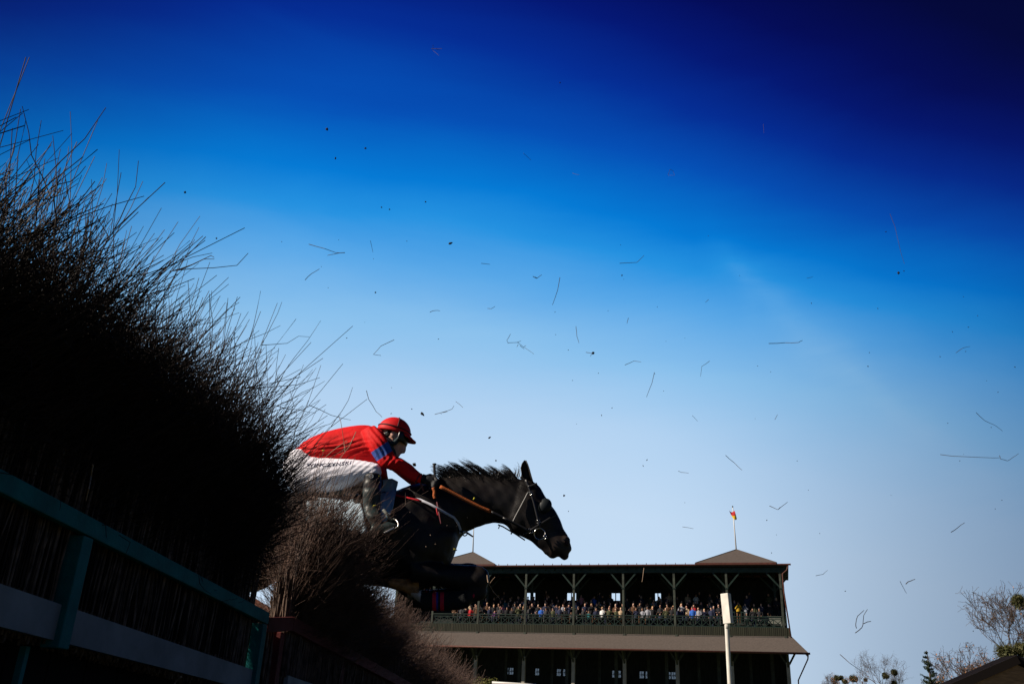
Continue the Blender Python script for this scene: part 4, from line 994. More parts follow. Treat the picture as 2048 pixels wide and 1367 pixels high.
# name printed along the top of the thigh
tcv = bpy.data.curves.new('name_print', 'FONT'); tcv.body = 'WINCZYNSKI'; tcv.size = .046; tcv.extrude = .0015; tcv.offset = .0004; tcv.shear = 0.25; tcv.space_character = 1.15
to = bpy.data.objects.new('tmp', tcv); C.objects.link(to); dg = bpy.context.evaluated_depsgraph_get(); dg.update(); tme = bpy.data.meshes.new_from_object(to.evaluated_get(dg))
tv = np.array([tuple(q.co) for q in tme.vertices]); tf = [tuple(p_.vertices) for p_ in tme.polygons]; bpy.data.objects.remove(to)
w_t = tv[:, 0].max(); out = []
from mathutils.bvhtree import BVHTree
bvh = BVHTree.FromPolygons([v.co + brch.location + jock.location for v in brch.data.vertices], [tuple(p_.vertices) for p_ in brch.data.polygons])
for x, y, z in tv:
    t_ = x / w_t; bx_ = 612 + 91 * t_; by_ = 931.5 - 5.0 * t_ - y / .046 * 9.0 + 2.0 * math.sin(t_ * 3.1)
    d = (P(bx_, by_, 5.0) - Vector((0, 0, CAMZ))).normalized(); hit = bvh.ray_cast(Vector((0, 0, CAMZ)), d)
    p_ = (hit[0] - d * (.0015 + z)) if hit[0] else P(bx_, by_, YH - .2)
    out.append(p_)
obj('name_print', out, tf, mat('navy lettering', (0.012, 0.016, 0.06), 0.6), brch)
# boots
BOOT = mat('dark teal black boot', (0.018, 0.030, 0.032), 0.45, spec=0.35, var=0.25, vscale=8)
KNEE = mat('black knee patch', (0.006, 0.007, 0.009), 0.45)
for s in (-1, 1):
    bt = MB(); Y1, Y2, Y3 = YH + s * .225, YH + s * .29, YH + s * .345
    dy = 0 if s < 0 else 14
    loft(bt, [(728, 951 + dy, 762, 950 + dy, .052, Y1), (726, 968 + dy, 763, 967 + dy, .057, Y1), (725, 982 + dy, 762, 981 + dy, .057, Y2), (726, 1000 + dy, 761, 1000 + dy, .055, Y2), (727, 1016 + dy, 761, 1017 + dy, .050, Y2), (732, 1032, 763, 1030, .045, Y3), (741, 1048, 763, 1042, .038, Y3), (746, 1062, 770, 1045, .036, Y3)], 18)
    loft(bt, [(746, 1050, 740, 1068, .032, Y3), (760, 1042, 756, 1071, .036, Y3), (774, 1042, 773, 1066, .040, Y3), (788, 1045, 787, 1060, .038, Y3), (796, 1048, 796, 1056, .026, Y3)], 14)
    bo = fuse(bt, 'boot', [BOOT, KNEE], .0065, jock, None, lambda c: (px_of(c)[1] < 974 + (0 if c[0, 1] < YH else 14)).astype(int), 3)
    kb = MB(); ellip(kb, P(745, 956 + dy, YH + s * .215), (.058, .060, .045)); kb.build('knee_patch', KNEE, bo, True)
lg = MB(); cc = P(742.5, 951, YH - .275)
lg.tube([cc + Vector((.0135 * math.cos(a), 0, .0125 * math.sin(a))) for a in np.linspace(0, 2 * math.pi, 21)], .0022, 6, cap=False)
lg.tube([cc + Vector((-.008, 0, -.006)), cc + Vector((-.004, 0, .006)), cc + Vector((.002, 0, -.003)), cc + Vector((.008, 0, .007))], .002, 6)
lg.build('round_badge', mat('grey badge print', (0.30, 0.33, 0.38), 0.5), jock, True)
# helmet with cover, straps and peak
hc = P(787.5, 865, YH); hx, hy_, hz = .121, .100, .113; tilt = rad(-13)
def hp(th, ph, g=0.0):
    """point of the helmet shell; ph from crown"""
    x, y, z = (hx + g) * math.sin(ph) * math.cos(th), (hy_ + g) * math.sin(ph) * math.sin(th), (hz + g) * math.cos(ph)
    return hc + Vector((x * math.cos(tilt) - z * math.sin(tilt), y, x * math.sin(tilt) + z * math.cos(tilt)))
b = MB(); nu, nv = 40, 16
vs = [hp(2 * math.pi * i / nu, rad(96) * j / nv) for j in range(nv + 1) for i in range(nu)]
fs = [(j * nu + i, (j + 1) * nu + i, (j + 1) * nu + (i + 1) % nu, j * nu + (i + 1) % nu) for j in range(nv) for i in range(nu)]
b.add(vs, fs); HRED = mat('red helmet cover', (0.60, 0.010, 0.014), 0.6, spec=0.2, var=0.05, vscale=12, bump=0.15, bscale=60)
hel = b.build('helmet', HRED, jock, True); md = hel.modifiers.new('t', 'SOLIDIFY'); md.thickness = .012
b = MB()
b.tube([hp(a, rad(78), .002) for a in np.linspace(0, 2 * math.pi, 41)], .0045, 6, cap=False); b.tube([hp(rad(-75), p_, .002) for p_ in np.linspace(0, rad(78), 12)], .0040, 6); b.tube([hp(rad(105), p_, .002) for p_ in np.linspace(0, rad(78), 12)], .0040, 6)
b.build('helmet_strap', mat('dark red piping', (0.035, 0.008, 0.016), 0.6), hel, True)
vs, fs = [], []
for j in range(7):
    for i in range(15):
        a = rad(-52 + 104 * i / 14); q = hp(a, rad(94)); ext = Vector((math.cos(tilt - .38), 0, math.sin(tilt - .38))); vs.append(q + ext * (.055 * j / 6) * (math.cos(a * .85)) + Vector((0, 0, .004 * math.sin(j))) )
for j in range(6):
    for i in range(14): k = j * 15 + i; fs.append((k, k + 1, k + 16, k + 15))
pk = obj('peak', vs, fs, HRED, hel, True); md = pk.modifiers.new('t', 'SOLIDIFY'); md.thickness = .008
TEALB = mat('helmet harness', (0.020, 0.040, 0.046), 0.6)
b = MB()
for s in (-1, 1):
    Y = YH + s * .074
    b.tube([P(764, 866, Y), P(771, 880, Y), P(779, 886.5, Y), (P(790, 884, Y)), P(799, 875, Y), P(803, 869, Y)], [.012, .016, .018, .018, .015, .010], 10)
    b.tube([P(778, 885, Y), P(781, 892, YH + s * .062), P(786, 899, YH + s * .048), P(790, 906, YH + s * .03), P(791, 911.5, YH)], [.022, .018, .014, .010, .009], 10)
b.tube([P(760, 866, YH), P(766, 880, YH), P(773, 892, YH)], [.05, .055, .04], 12)
b.build('harness', TEALB, hel, True)
b = MB()
vs, fs = [], []
for j in range(6):
    for i in range(21):
        a = rad(-88 + 176 * i / 20); x_, y_ = 801 + 14.5 * math.cos(a) - 1.2 * j, 868.5 + 3.6 * j + 3 * math.cos(a); q = P(x_, y_, YH); bul = .004 * math.sin(math.pi * j / 5); vs.append(Vector((q.x + bul * math.cos(a), YH + (.080 + bul) * math.sin(a), q.z)))
for j in range(5):
    for i in range(20): k = j * 21 + i; fs.append((k, k + 1, k + 22, k + 21))
gg = obj('goggles', vs, fs, mat('dark goggle lens', (0.006, 0.008, 0.011), 0.3, spec=0.4), jock, True); md = gg.modifiers.new('t', 'SOLIDIFY'); md.thickness = .012
for s in (-1, 1):
    b = MB(); ellip(b, P(785.5, 867.5, YH + s * .077), (.017, .009, .026), -0.2, 14, 10); fuse(b, 'ear', [SK], .003, jock, None, None, 1)
b = MB(); b.tube([P(763, 865, YH - .078), P(768, 867, YH - .082), P(775, 862.5, YH - .085)], .0035, 6); b.build('goggle_strap', mat('white elastic', (0.55, 0.6, 0.6), 0.6), gg, True)
hr_ = MB(); loft(hr_, [(806, 866, 768, 862, .074, YH), (800, 872, 765, 872, .074, YH), (792, 876, 768, 880, .06, YH)], 14); hr_.build('hair', HAIR[1], jock, True)
# whip in the near hand
b = MB(); b.tube([P(868.8, 928, YH - .165), P(868.6, 931, YH - .165), P(869.5, 952, YH - .165), P(870, 962, YH - .165), P(871, 985, YH - .15), P(876, 1010, YH - .19), P(882, 1040, YH - .235)], [.0095, .0095, .0085, .0075, .0055, .004, .003], 10)
wh = b.build('whip', mat('whip grip', (0.012, 0.012, 0.016), 0.5), None, True, loc=P(869, 955, YH - .165)); tag(wh, 'black whip held upright in the jockey gloved hand', 'whip')
b = MB(); b.tube([P(868.8, 926.3, YH - .165), P(868.8, 928.2, YH - .165)], .014, 14); b.build('cap', mat('whip cap', (0.03, 0.035, 0.03), 0.5), wh)
b = MB(); b.tube([P(874, 1003, YH - .19), P(879, 1030, YH - .225), P(882, 1046, YH - .235)], [.006, .006, .004], 8); b.build('flap', mat('whip flap', (0.10, 0.01, 0.02), 0.6), wh)

# ------------------------------------------------------------ marker post
WP = mat('white painted post', (0.70, 0.68, 0.62), 0.45, var=0.12, vscale=6)
pm = empty('marker_post', (P(1466, 1420, 12).x, 12, 0), 'slim white course marker post with a rounded upright panel on top', 'marker post')
def PP(x, y, Y=12.0): return P(x, y, Y)
b = MB(); b.tube([(PP(1460, 1367).x + 0.03, 12, -0.2), PP(1459.7, 1367), PP(1455.5, 1290), PP(1453, 1240), PP(1452.2, 1228)], [0.029, 0.029, 0.028, 0.028, 0.024], 14)
b.build('pole', WP, pm, True)
b = MB(); b.tube([PP(1455.2, 1256), PP(1454.6, 1246), PP(1454, 1238)], [0.036, 0.036, 0.034], 14); b.build('collar', WP, pm, True)
a, c = PP(1449.5, 1186), PP(1455.5, 1246)
up_ = (a - c).normalized(); sx = Vector((math.cos(.75), math.sin(.75), 0)); sx = (sx - up_ * sx.dot(up_)).normalized(); sy = up_.cross(sx)
b = MB(); b.box((a + c) / 2 + Vector((0.005, -0.02, 0)), (0.075, 0.115, (a - c).length), (sx, sy, up_), bev=0.008); b.build('panel', WP, pm)
b = MB(); b.tube([PP(1448.5, 1186), PP(1448.2, 1182)], [0.022, 0.015], 10); b.build('cap', BLACKB, pm)

# ------------------------------------------------------------ clipped hedge, rail end and bits low in view
LEAFM = mat('hedge leaves', (0.05, 0.07, 0.015), 0.6, col2=(0.22, 0.20, 0.05), vscale=3)
def leafcloud(cs, rs, n, size, thick=1.0):
    """leaf sized quads scattered through a set of ellipsoids"""
    cs = np.array(cs); rs = np.array(rs); idx = rng.integers(0, len(cs), n)
    d = rng.normal(0, 1, (n, 3)); d /= np.linalg.norm(d, axis=1, keepdims=True)
    q = cs[idx] + d * rs[idx] * (rng.random(n) ** (0.45))[:, None]
    a = rng.normal(0, 1, (n, 3)); a /= np.linalg.norm(a, axis=1, keepdims=True); c = np.cross(a, rng.normal(0, 1, (n, 3))); c /= np.linalg.norm(c, axis=1, keepdims=True)
    sz = (size * rng.uniform(0.6, 1.4, n))[:, None]
    v = np.stack([q - a * sz - c * sz * 0.5, q + a * sz - c * sz * 0.5, q + a * sz + c * sz * 0.5, q - a * sz + c * sz * 0.5], 1).reshape(-1, 3)
    return v, np.arange(n * 4).reshape(n, 4)
hq = [P(x, 1372 + 2 * math.sin(x), 48.0) for x in range(860, 990, 9)]
hedge = empty('hedge', (hq[7].x, 48, ground_h(0, 48)), 'clipped yellowing hedge under the grandstand behind the brush fence', 'hedge')
quads_obj('leaves', [leafcloud([tuple(q) for q in hq] + [(q.x, q.y, q.z - 0.7) for q in hq], [(0.4, 0.5, 0.45)] * len(hq) * 2, 9000, 0.035)], LEAFM, hedge)
b = MB()
for q in hq: b.tube([(q.x, q.y, 0), (q.x, q.y, q.z)], [0.05, 0.02], 6)
b.build('stems', STALK, hedge)
a_, c_ = P(984, 1363.5, 40), P(1047, 1367, 40)
rl = empty('running_rail', ((a_.x + c_.x) / 2, 40, 0), 'white plastic running rail below the grandstand beside the hedge', 'rail')
b = MB(); b.tube([a_, c_, c_ + (c_ - a_) * 0.4], 0.055, 8); b.build('top_rail', POLEW, rl, True)
for q in (a_ + (c_ - a_) * 0.1, c_): b = MB(); b.tube([q, (q.x, q.y, 0)], 0.04, 8); b.build('post', POLEW, rl, True)

# ------------------------------------------------------------ houses
def house(px0, py0, pxr, pyr, Y, wdt, name, label, mroof, mwall, depth=9.0, ridge_off=3.4):
    a = P(px0, py0, Y); r = P(pxr, pyr, Y)
    sl = (r.z - a.z) / (r.x - a.x); g = ground_h(a.x, Y)
    hs = empty(name, (r.x, Y + depth / 2, g), label, 'house')
    e0 = Vector((a.x - 0.6, Y, a.z - 0.6 * sl)); e1 = Vector((2 * r.x - a.x + 0.6, Y, a.z - 0.6 * sl)); R_ = Vector((r.x, Y, r.z))
    dv = Vector((0, depth, 0)); th = Vector((0, 0, -0.22)); b = MB()
    q = [e0, R_, e1, e0 + dv, R_ + dv, e1 + dv]; q2 = [k + th for k in q]
    b.add(q + q2, [(0, 1, 4, 3), (1, 2, 5, 4), (6, 9, 10, 7), (7, 10, 11, 8), (0, 6, 7, 1), (1, 7, 8, 2), (3, 4, 10, 9), (4, 5, 11, 10), (0, 3, 9, 6), (2, 8, 11, 5)])
    b.build('roof', mroof, hs)
    b = MB(); fo = Vector((0, 0.08, 0)); x0 = a.x + 0.1; x1 = 2 * r.x - a.x - 0.1; zt = a.z + 0.1 * sl - 0.30
    vv = [Vector((x0, Y + 0.08, g)), Vector((x1, Y + 0.08, g)), Vector((x1, Y + 0.08, zt)), Vector((r.x, Y + 0.08, r.z - 0.3)), Vector((x0, Y + 0.08, zt))]
    vv += [k + Vector((0, depth - 0.2, 0)) for k in vv]
    b.add(vv, [(0, 1, 2, 3, 4), (5, 9, 8, 7, 6), (0, 4, 9, 5), (1, 6, 7, 2), (0, 5, 6, 1)]); b.build('wall', mwall, hs)
    b = MB(); b.beam(e0 + Vector((0, -0.03, -0.14)), R_ + Vector((0, -0.03, -0.14)), 0.05, 0.26); b.build('barge_board', mat('barge board', (0.016, 0.013, 0.012), 0.9, spec=0.05), hs)
    return hs
house(1900, 1366, 2034, 1308, 30, 6, 'gabled_house', 'dark brown gable of a low house in front of the bare trees', mat('dark roof slate', (0.010, 0.009, 0.011), 1.0, spec=0.0, var=0.3), mat('brown boarding', (0.30, 0.17, 0.085), 0.8, var=0.3, vscale=3, stretch=(1, 1, 6)), depth=0.9)
# red tiled roof far away, seen through the gap between the two brush sections
hr = P(500, 1180, 42)
rr_ = empty('gabled_house', (hr.x, 45, 0), 'small house with weathered red tiled roof seen through the gap in brush fence', 'house')
q = [P(505, 1192, 42), P(566, 1233, 42), P(440, 1192, 48), P(440, 1233, 42)]
dx = q[1] - q[0]; b = MB()
A0 = q[0]; A1 = q[1] + (q[1] - q[0]) * 0.25; dv = Vector((-8, 0.5, 0)); bk = Vector((0, 7, 0))
b.add([A0, A1, A1 + dv * 1.3, A0 + dv, A0 + Vector((0, 0.4, 0)), A1 + bk, A1 + bk + dv * 1.3, A0 + dv + Vector((0, .4, 0))], [(0, 3, 2, 1), (4, 5, 6, 7), (0, 1, 5, 4), (3, 7, 6, 2), (0, 4, 7, 3)])
b.build('roof', mat('weathered red tiles', (0.30, 0.12, 0.08), 0.8, var=0.3, vscale=4), rr_)
b = MB(); b.box(((A1.x + dv.x * 0.6), A1.y + 3.6, A1.z / 2), (8.4, 6.2, A1.z), None); b.build('wall', mat('house render', (0.4, 0.36, 0.3), 0.8), rr_)

# ------------------------------------------------------------ trees
BARK = mat('bare bark', (0.055, 0.042, 0.036), 0.8, col2=(0.12, 0.085, 0.07), vscale=2)
MISTL = mat('mistletoe leaves', (0.045, 0.055, 0.018), 0.7, col2=(0.085, 0.08, 0.03), vscale=4)
RUST = mat('withered orange leaves', (0.32, 0.14, 0.06), 0.7, col2=(0.42, 0.22, 0.10), vscale=3)
NEEDLE = mat('spruce needles', (0.010, 0.022, 0.012), 0.7, col2=(0.022, 0.04, 0.02), vscale=3)
def branch_set(root, direc, length, radius, depth, out, ends, upb=0.25, spread=0.6, fork=3, wob=0.12, shrink=0.66):
    k = 6; pts = [Vector(root)]; d = Vector(direc).normalized()
    for i in range(k):
        d = (d + Vector((rnd.gauss(0, wob), rnd.gauss(0, wob), rnd.gauss(0, wob) + upb * 0.1))).normalized(); pts.append(pts[-1] + d * length / k)
    rads = [radius * (1 - 0.45 * i / k) for i in range(k + 1)]; out.append((pts, rads))
    if depth == 0: ends.append(pts[-1]); return
    for j in range(fork + (rnd.random() < 0.4)):
        i = rnd.choice([3, 4, 5, 6]) if j else 6; i = i if depth < 4 else max(i, 3)
        nd = (d + Vector((rnd.gauss(0, spread), rnd.gauss(0, spread), rnd.gauss(0, spread * 0.7) + upb))).normalized()
        branch_set(pts[i], nd, length * shrink * rnd.uniform(0.8, 1.15), max(rads[i] * 0.62, 0.006), depth - 1, out, ends, upb, spread, fork, wob, shrink)
def bare_tree(base, ht, rad0, label, cat_n, depth=5, leaves=0, spread=0.55, mist=(), fork=3, minr=0.012, lscale=0.05, name='bare_tree', shrink=0.70, group=None, lean=(0, 0, 1)):
    tr = empty(name, base, label, cat_n, group); out, ends = [], []
    branch_set(Vector(base), Vector(lean), ht * 0.36, rad0, depth, out, ends, 0.3, spread, fork, 0.10, shrink)
    b = MB(); pts, rd = out[0]; b.tube([pts[0] - Vector((0, 0, 0.3))] + pts, [rd[0] * 1.2] + rd, 10); b.build('trunk', BARK, tr, True)
    pl = np.array([[tuple(q) for q in o_[0]] for o_ in out[1:]]); rd = np.maximum(np.array([o_[1] for o_ in out[1:]]), minr)
    E = np.array([tuple(q) for q in ends]); n = len(E)
    d = rng.normal(0, 1, (n * 2, 3)); d[:, 2] += 0.5; d /= np.linalg.norm(d, axis=1, keepdims=True); t_ = np.linspace(0, 1, 7)[None, :, None]
    tw = np.repeat(E, 2, 0)[:, None, :] + d[:, None, :] * t_ * rng.uniform(0.2, 0.6, (n * 2, 1, 1)) * (ht / 10) + np.cumsum(rng.normal(0, 0.02, (n * 2, 7, 3)), 1)
    quads_obj('crown', [prisms(pl, rd), prisms(tw, np.full((n * 2, 7), minr * 0.7))], BARK, tr)
    if leaves:
        ii = rng.integers(0, n, leaves); v, f = leafcloud([(0, 0, 0)], [(0.12, 0.12, 0.12)], leaves, lscale)
        v = v + np.repeat(E[ii], 4, 0); quads_obj('leaves', [(v, f)], RUST, tr)
    for (mx, my, mr, Y) in mist:
        c = P(mx, my, Y); R_ = mr * Y / FPX
        v1 = leafcloud([tuple(c + Vector((rnd.uniform(-.45, .45), rnd.uniform(-.4, .4), rnd.uniform(-.4, .4))) * R_) for _ in range(7)], [(R_ * .6, R_ * .6, R_ * 0.55)] * 7, 1500, R_ * 0.11)
        dd = rng.normal(0, 1, (260, 3)); dd /= np.linalg.norm(dd, axis=1, keepdims=True)
        st = np.array(c)[None, None, :] + dd[:, None, :] * R_ * 1.05 * np.linspace(0, 1, 4)[None, :, None]
        quads_obj('mistletoe', [v1, prisms(st, np.full((260, 4), 0.008))], MISTL, tr)
    return tr
def tbase(px, Y): q = P(px, 1400, Y); return (q.x, Y, ground_h(q.x, Y))
def theight(px, py, Y): q = P(px, py, Y); return q.z - ground_h(q.x, Y)
bare_tree(tbase(2066, 46), theight(2060, 1150, 46) * 1.0, 0.26, 'large bare tree with mistletoe at the edge, behind the brown gable', 'tree', depth=5, spread=0.66, fork=3, mist=((2040, 1203, 17, 46), (2010, 1303, 20, 45), (2045, 1300, 18, 45)), minr=0.011, leaves=60, lscale=0.035)
bare_tree(tbase(1992, 41), theight(1960, 1240, 41) * 0.95, 0.15, 'smaller bare tree hung with withered orange leaves between spruce and gable', 'tree', depth=5, leaves=420, spread=0.5, minr=0.009, lscale=0.03)
bare_tree(tbase(1905, 44), theight(1905, 1300, 44) * 0.8, 0.16, 'low bare tree with orange leaf tufts directly behind the spruce', 'tree', depth=5, leaves=260, spread=0.55, minr=0.007, lscale=0.03)
bare_tree(tbase(1772, 140), theight(1772, 1305, 140) * 1.1, 0.26, 'pale bare tree with dark mistletoe balls, tallest left of the spruce', 'tree', depth=5, spread=0.6, mist=((1788, 1343, 6.5, 140), (1771, 1350, 7, 139), (1789, 1364, 6, 139)), minr=0.009)
bare_tree(tbase(1815, 145), theight(1815, 1332, 145) * 1.1, 0.2, 'bare twiggy tree just left of the spruce', 'tree', depth=5, spread=0.6, minr=0.009)
bare_tree(tbase(1700, 150), theight(1700, 1335, 150) * 1.12, 0.24, 'bare tree carrying five mistletoe clumps, farthest left of the tree row', 'tree', depth=5, leaves=600, lscale=0.07, spread=0.6, mist=((1674, 1354, 6, 150), (1683, 1354, 5, 150), (1707, 1355, 8, 149), (1731, 1358, 4, 150), (1690, 1362, 6, 149)), minr=0.009)
bare_tree(tbase(1660, 152), theight(1660, 1355, 152) * 1.12, 0.2, 'lowest bare tree, its top barely rising beside the grandstand downpipe', 'tree', depth=5, spread=0.6, minr=0.009)
# spruce
Ys = 36.0; tb = tbase(1867, Ys); th_ = theight(1864, 1300, Ys)
sp = empty('spruce_tree', tb, 'dark green young spruce with a thin pointed leader', 'tree')
b = MB(); b.tube([tb, (tb[0], Ys, tb[2] + th_ * 0.6), (tb[0], Ys, tb[2] + th_)], [0.09, 0.05, 0.012], 7); b.build('trunk', BARK, sp)
bl, br = [], []; lf = []
for i in range(150):
    z = tb[2] + th_ * (0.985 - (rnd.random() ** 0.8) * 0.85); dz = (tb[2] + th_ - z); L = min(0.05 + dz * rnd.uniform(0.12, 0.34), 1.3); a = rnd.uniform(0, 6.283)
    st = Vector((tb[0], Ys, z)); pts = [st + Vector((math.cos(a), math.sin(a), 0)) * L * t_ + Vector((0, 0, L * (0.45 * t_ * t_ - 0.22 * t_))) for t_ in np.linspace(0, 1, 6)]
    bl.append([tuple(q) for q in pts]); br.append(np.linspace(0.02, 0.006, 6))
    for q in pts[1:]: lf.append(tuple(q))
nl = rng.integers(0, len(lf), 9000); v, f = leafcloud([(0, 0, 0)], [(0.055, 0.055, 0.06)], 9000, 0.018); v = v + np.repeat(np.array(lf)[nl], 4, 0)
quads_obj('crown', [prisms(np.array(bl), np.array(br)), (v, f)], NEEDLE, sp)

# ------------------------------------------------------------ twigs and turf flung into the air
DEB = mat('flung twig', (0.045, 0.035, 0.03), 0.7); DEBL = mat('flung straw', (0.34, 0.24, 0.17), 0.7); CLOD = mat('flung soil', (0.012, 0.010, 0.010), 0.9); YEL = mat('yellow leaf scrap', (0.55, 0.50, 0.04), 0.6)
GD = 'birch twigs flung into the air by the horse'
def air(lines, Y, label, r=1.0, m_=DEB, zj=0.06):
    b = MB(); allp = []
    for ln in lines:
        pts = [P(x, y, Y + zj * math.sin(i * 2.1 + x)) for i, (x, y) in enumerate(ln)]
        # round the polyline a little
        pp = []
        for i in range(len(pts) - 1):
            for t_ in (0, 0.5): pp.append(pts[i].lerp(pts[i + 1], t_) + Vector((rnd.gauss(0, .0008), 0, rnd.gauss(0, .0008))))
        pp.append(pts[-1]); b.tube(pp, [r * Y / FPX * (0.60 - 0.25 * i / len(pp)) for i in range(len(pp))], 5); allp += pp
    c = sum(allp, Vector()) / len(allp)
    tag(b.build('twig', m_, None, loc=c), label, 'twig', GD)
T = [
 ([[(618,488),(650,497),(672,505),(690,505)],[(690,504),(668,507),(655,510)]], 5, 'forked twig in the sky, widest fork upper left of the jockey', 1.3),
 ([[(610,559),(622,547),(639,537)]], 5, 'short curved twig right above the brush, below the forked one', 1.3),
 ([[(741,480),(746,504)]], 5, 'thin straight twig, faint and upright, beside the wide forked twig', 0.8),
 ([[(862,97),(884,97)],[(866,90),(866,100),(878,111)],[(872,98),(880,100)]], 4, 'small crooked three armed twig alone in the dark top of sky', 0.9),
 ([[(1047,306),(1062,320)]], 5, 'short slanting twig in deep blue sky above centre', 0.8),
 ([[(1145,346),(1158,349)]], 5, 'tiny flat twig in deep blue sky', 0.7),
 ([[(1336,350),(1340,338),(1347,342),(1349,350),(1336,350)]], 5, 'twig bent into a closed triangle in deep blue sky', 0.7),
 ([[(1527,248),(1528,266)]], 5, 'short upright hair thin twig high in dark blue sky', 0.6),
 ([[(1780,428),(1790,452),(1797,485),(1809,527)]], 3.4, 'long pale curved straw upright in the blue sky', 0.8),
 ([[(962,526),(980,528)]], 5, 'short level twig left of the small check shaped twig', 1.0),
 ([[(1066,552),(1074,556),(1083,549)],[(1074,556),(1070,553)]], 5, 'small check shaped twig in mid sky', 1.3),
 ([[(1120,554),(1115,580),(1105,609)]], 5, 'long upright curved twig right of the small check shaped one', 1.2),
 ([[(1239,526),(1274,524),(1288,510)]], 5, 'long twig with an upturned end in mid blue sky', 1.1),
 ([[(1152,652),(1154,672),(1158,685)]], 5, 'short upright twig above the dark clod with a stalk', 1.0),
 ([[(860,623),(870,620),(880,621)]], 5, 'small arched twig above the jockey helmet, high up', 1.1),
 ([[(975,616),(982,617),(990,612)]], 5, 'small upturned twig in pale blue mid sky', 1.0),
 ([[(788,679),(762,691),(747,708),(762,710)]], 5, 'hooked twig high above the jockey helmet', 1.1),
 ([[(1021,667),(1014,680),(1016,686)],[(1016,685),(1035,684),(1046,692),(1068,707)],[(1034,684),(1042,681)],[(1040,690),(1048,697)],[(1036,688),(1034,693)],[(1047,693),(1052,690)]], 5, 'frayed brushy twig with a hooked end in mid sky', 0.9),
 ([[(1172,704),(1183,706),(1181,712)]], 5, 'tiny forked stalk touching a dark clod', 1.0),
 ([[(1250,729),(1268,721),(1282,723)]], 5, 'arched twig right of the clod with stalk', 1.0),
 ([[(1257,635),(1254,646)]], 5, 'very short upright twig in upper mid sky', 1.0),
 ([[(1309,744),(1304,765),(1293,793)]], 5, 'long slanting straight twig in centre of pale sky', 1.0),
 ([[(1419,721),(1404,732),(1401,752)]], 5, 'hook shaped twig opening down in pale sky', 0.8),
 ([[(1538,686),(1570,685),(1597,684),(1605,680)]], 4, 'long dark level twig, the boldest in the eastern sky', 1.3),
 ([[(1417,599),(1411,604)]], 5, 'tiny slanted twig in mid blue sky', 0.9),
 ([[(1614,556),(1626,553)]], 5, 'tiny twig in blue sky above the bold level twig', 0.7),
 ([[(1912,705),(1926,695),(1940,692)]], 5, 'arched twig in the blue sky near the frame edge', 0.9),
 ([[(1952,824),(1970,840),(1988,848),(2005,861)]], 4, 'long wavy sloping twig near the frame edge', 0.9),
 ([[(1880,908),(1930,912),(1985,915),(2001,914)],[(1999,910),(2001,916),(2015,921),(2025,915),(2037,906)]], 3.6, 'longest twig, level with a bent tail, above the gabled house', 1.0),
 ([[(733,780),(738,798),(752,822),(764,833)]], 5.4, 'long curved twig ending right behind the jockey helmet', 1.2),
 ([[(869,828),(890,822),(904,817),(908,810)],[(885,824),(895,822)]], 5, 'branched twig in the sky in front of the jockey', 1.0),
 ([[(912,802),(926,814)]], 5, 'short slanting twig above the branched one in front of jockey', 0.8),
 ([[(1451,909),(1468,924),(1484,939)]], 5, 'straight sloping twig above the flagpole', 1.0),
 ([[(1357,941),(1362,943),(1377,945)]], 5, 'short twig with a kink above the grandstand roof', 0.9),
 ([[(1539,1011),(1555,1018),(1575,1003)],[(1557,1017),(1561,1013)]], 4.5, 'wide check shaped twig beside the flagpole', 1.1),
 ([[(1902,1063),(1915,1055),(1929,1044)]], 4.5, 'stout rising twig above the spruce', 1.2),
 ([[(1550,838),(1555,828)]], 5, 'short faint upright twig over the marker post', 0.8),
 ([[(1385,830),(1395,841)]], 5, 'faint slanting twig in pale sky', 0.6),
 ([[(1711,1265),(1724,1254),(1726,1243),(1728,1229),(1735,1217)],[(1727,1245),(1742,1241)],[(1713,1255),(1711,1245),(1716,1230),(1728,1219)]], 3.4, 'large looped forked twig beside the grandstand', 1.3),
 ([[(1680,1307),(1700,1325),(1724,1341)]], 4, 'straight sloping straw above the bare trees', 1.1),
 ([[(1811,1166),(1822,1160),(1830,1157)]], 4, 'short dark twig in sky above the bare trees', 1.5),
 ([[(1800,1160),(1808,1176),(1813,1185)]], 4, 'thin hanging twig next to the short dark twig', 0.8),
 ([[(1632,1150),(1646,1147),(1655,1139)]], 5, 'pale faint forked twig right of the roof corner', 0.8),
 ([[(1365,1052),(1387,1056)]], 5, 'flat twig left of the flagpole over the roof', 0.7),
 ([[(974,1149),(976,1163),(985,1180),(1000,1196)],[(980,1165),(990,1152)]], 5.0, 'pale forked twig falling past the horse knees', 1.2, 'L'),
 ([[(1288,1134),(1286,1150),(1284,1162)]], 5, 'brown upright straw in front of upper deck posts', 1.3, 'L'),
 ([[(679,833),(683,850),(688,885),(690,905)]], 5.3, 'upright twig crossing the jockey back', 1.1, 'L'),
 ([[(712,862),(705,880),(690,897),(658,916)]], 5.2, 'pale bent twig in front of the red silks, rightmost', 1.4, 'L'),
 ([[(694,881),(680,890),(662,903),(650,914)]], 5.2, 'pale twig in front of the red silks, lowest of three', 1.4, 'L'),
 ([[(708,873),(700,890),(690,903),(680,916)]], 5.2, 'pale twig in front of the red silks, steepest of three', 1.3, 'L'),
 ([[(557,695),(552,737),(556,765),(572,790)]], 4.9, 'long thin hanging twig beside the edge of brush', 0.9),
 ([[(186,928),(182,950),(178,975),(172,1000)]], 2.5, 'sunlit flaky straw standing before the dark brush', 3.0, 'L'),
 ([[(362,1352),(350,1364),(346,1372)]], 3.0, 'pale broken stick under the kick board', 3.2, 'L'),
]
for t_ in T: air(t_[0], t_[1], t_[2], t_[3], DEBL if len(t_) > 4 else DEB)
GS = 'clods and specks of turf flung into the air'
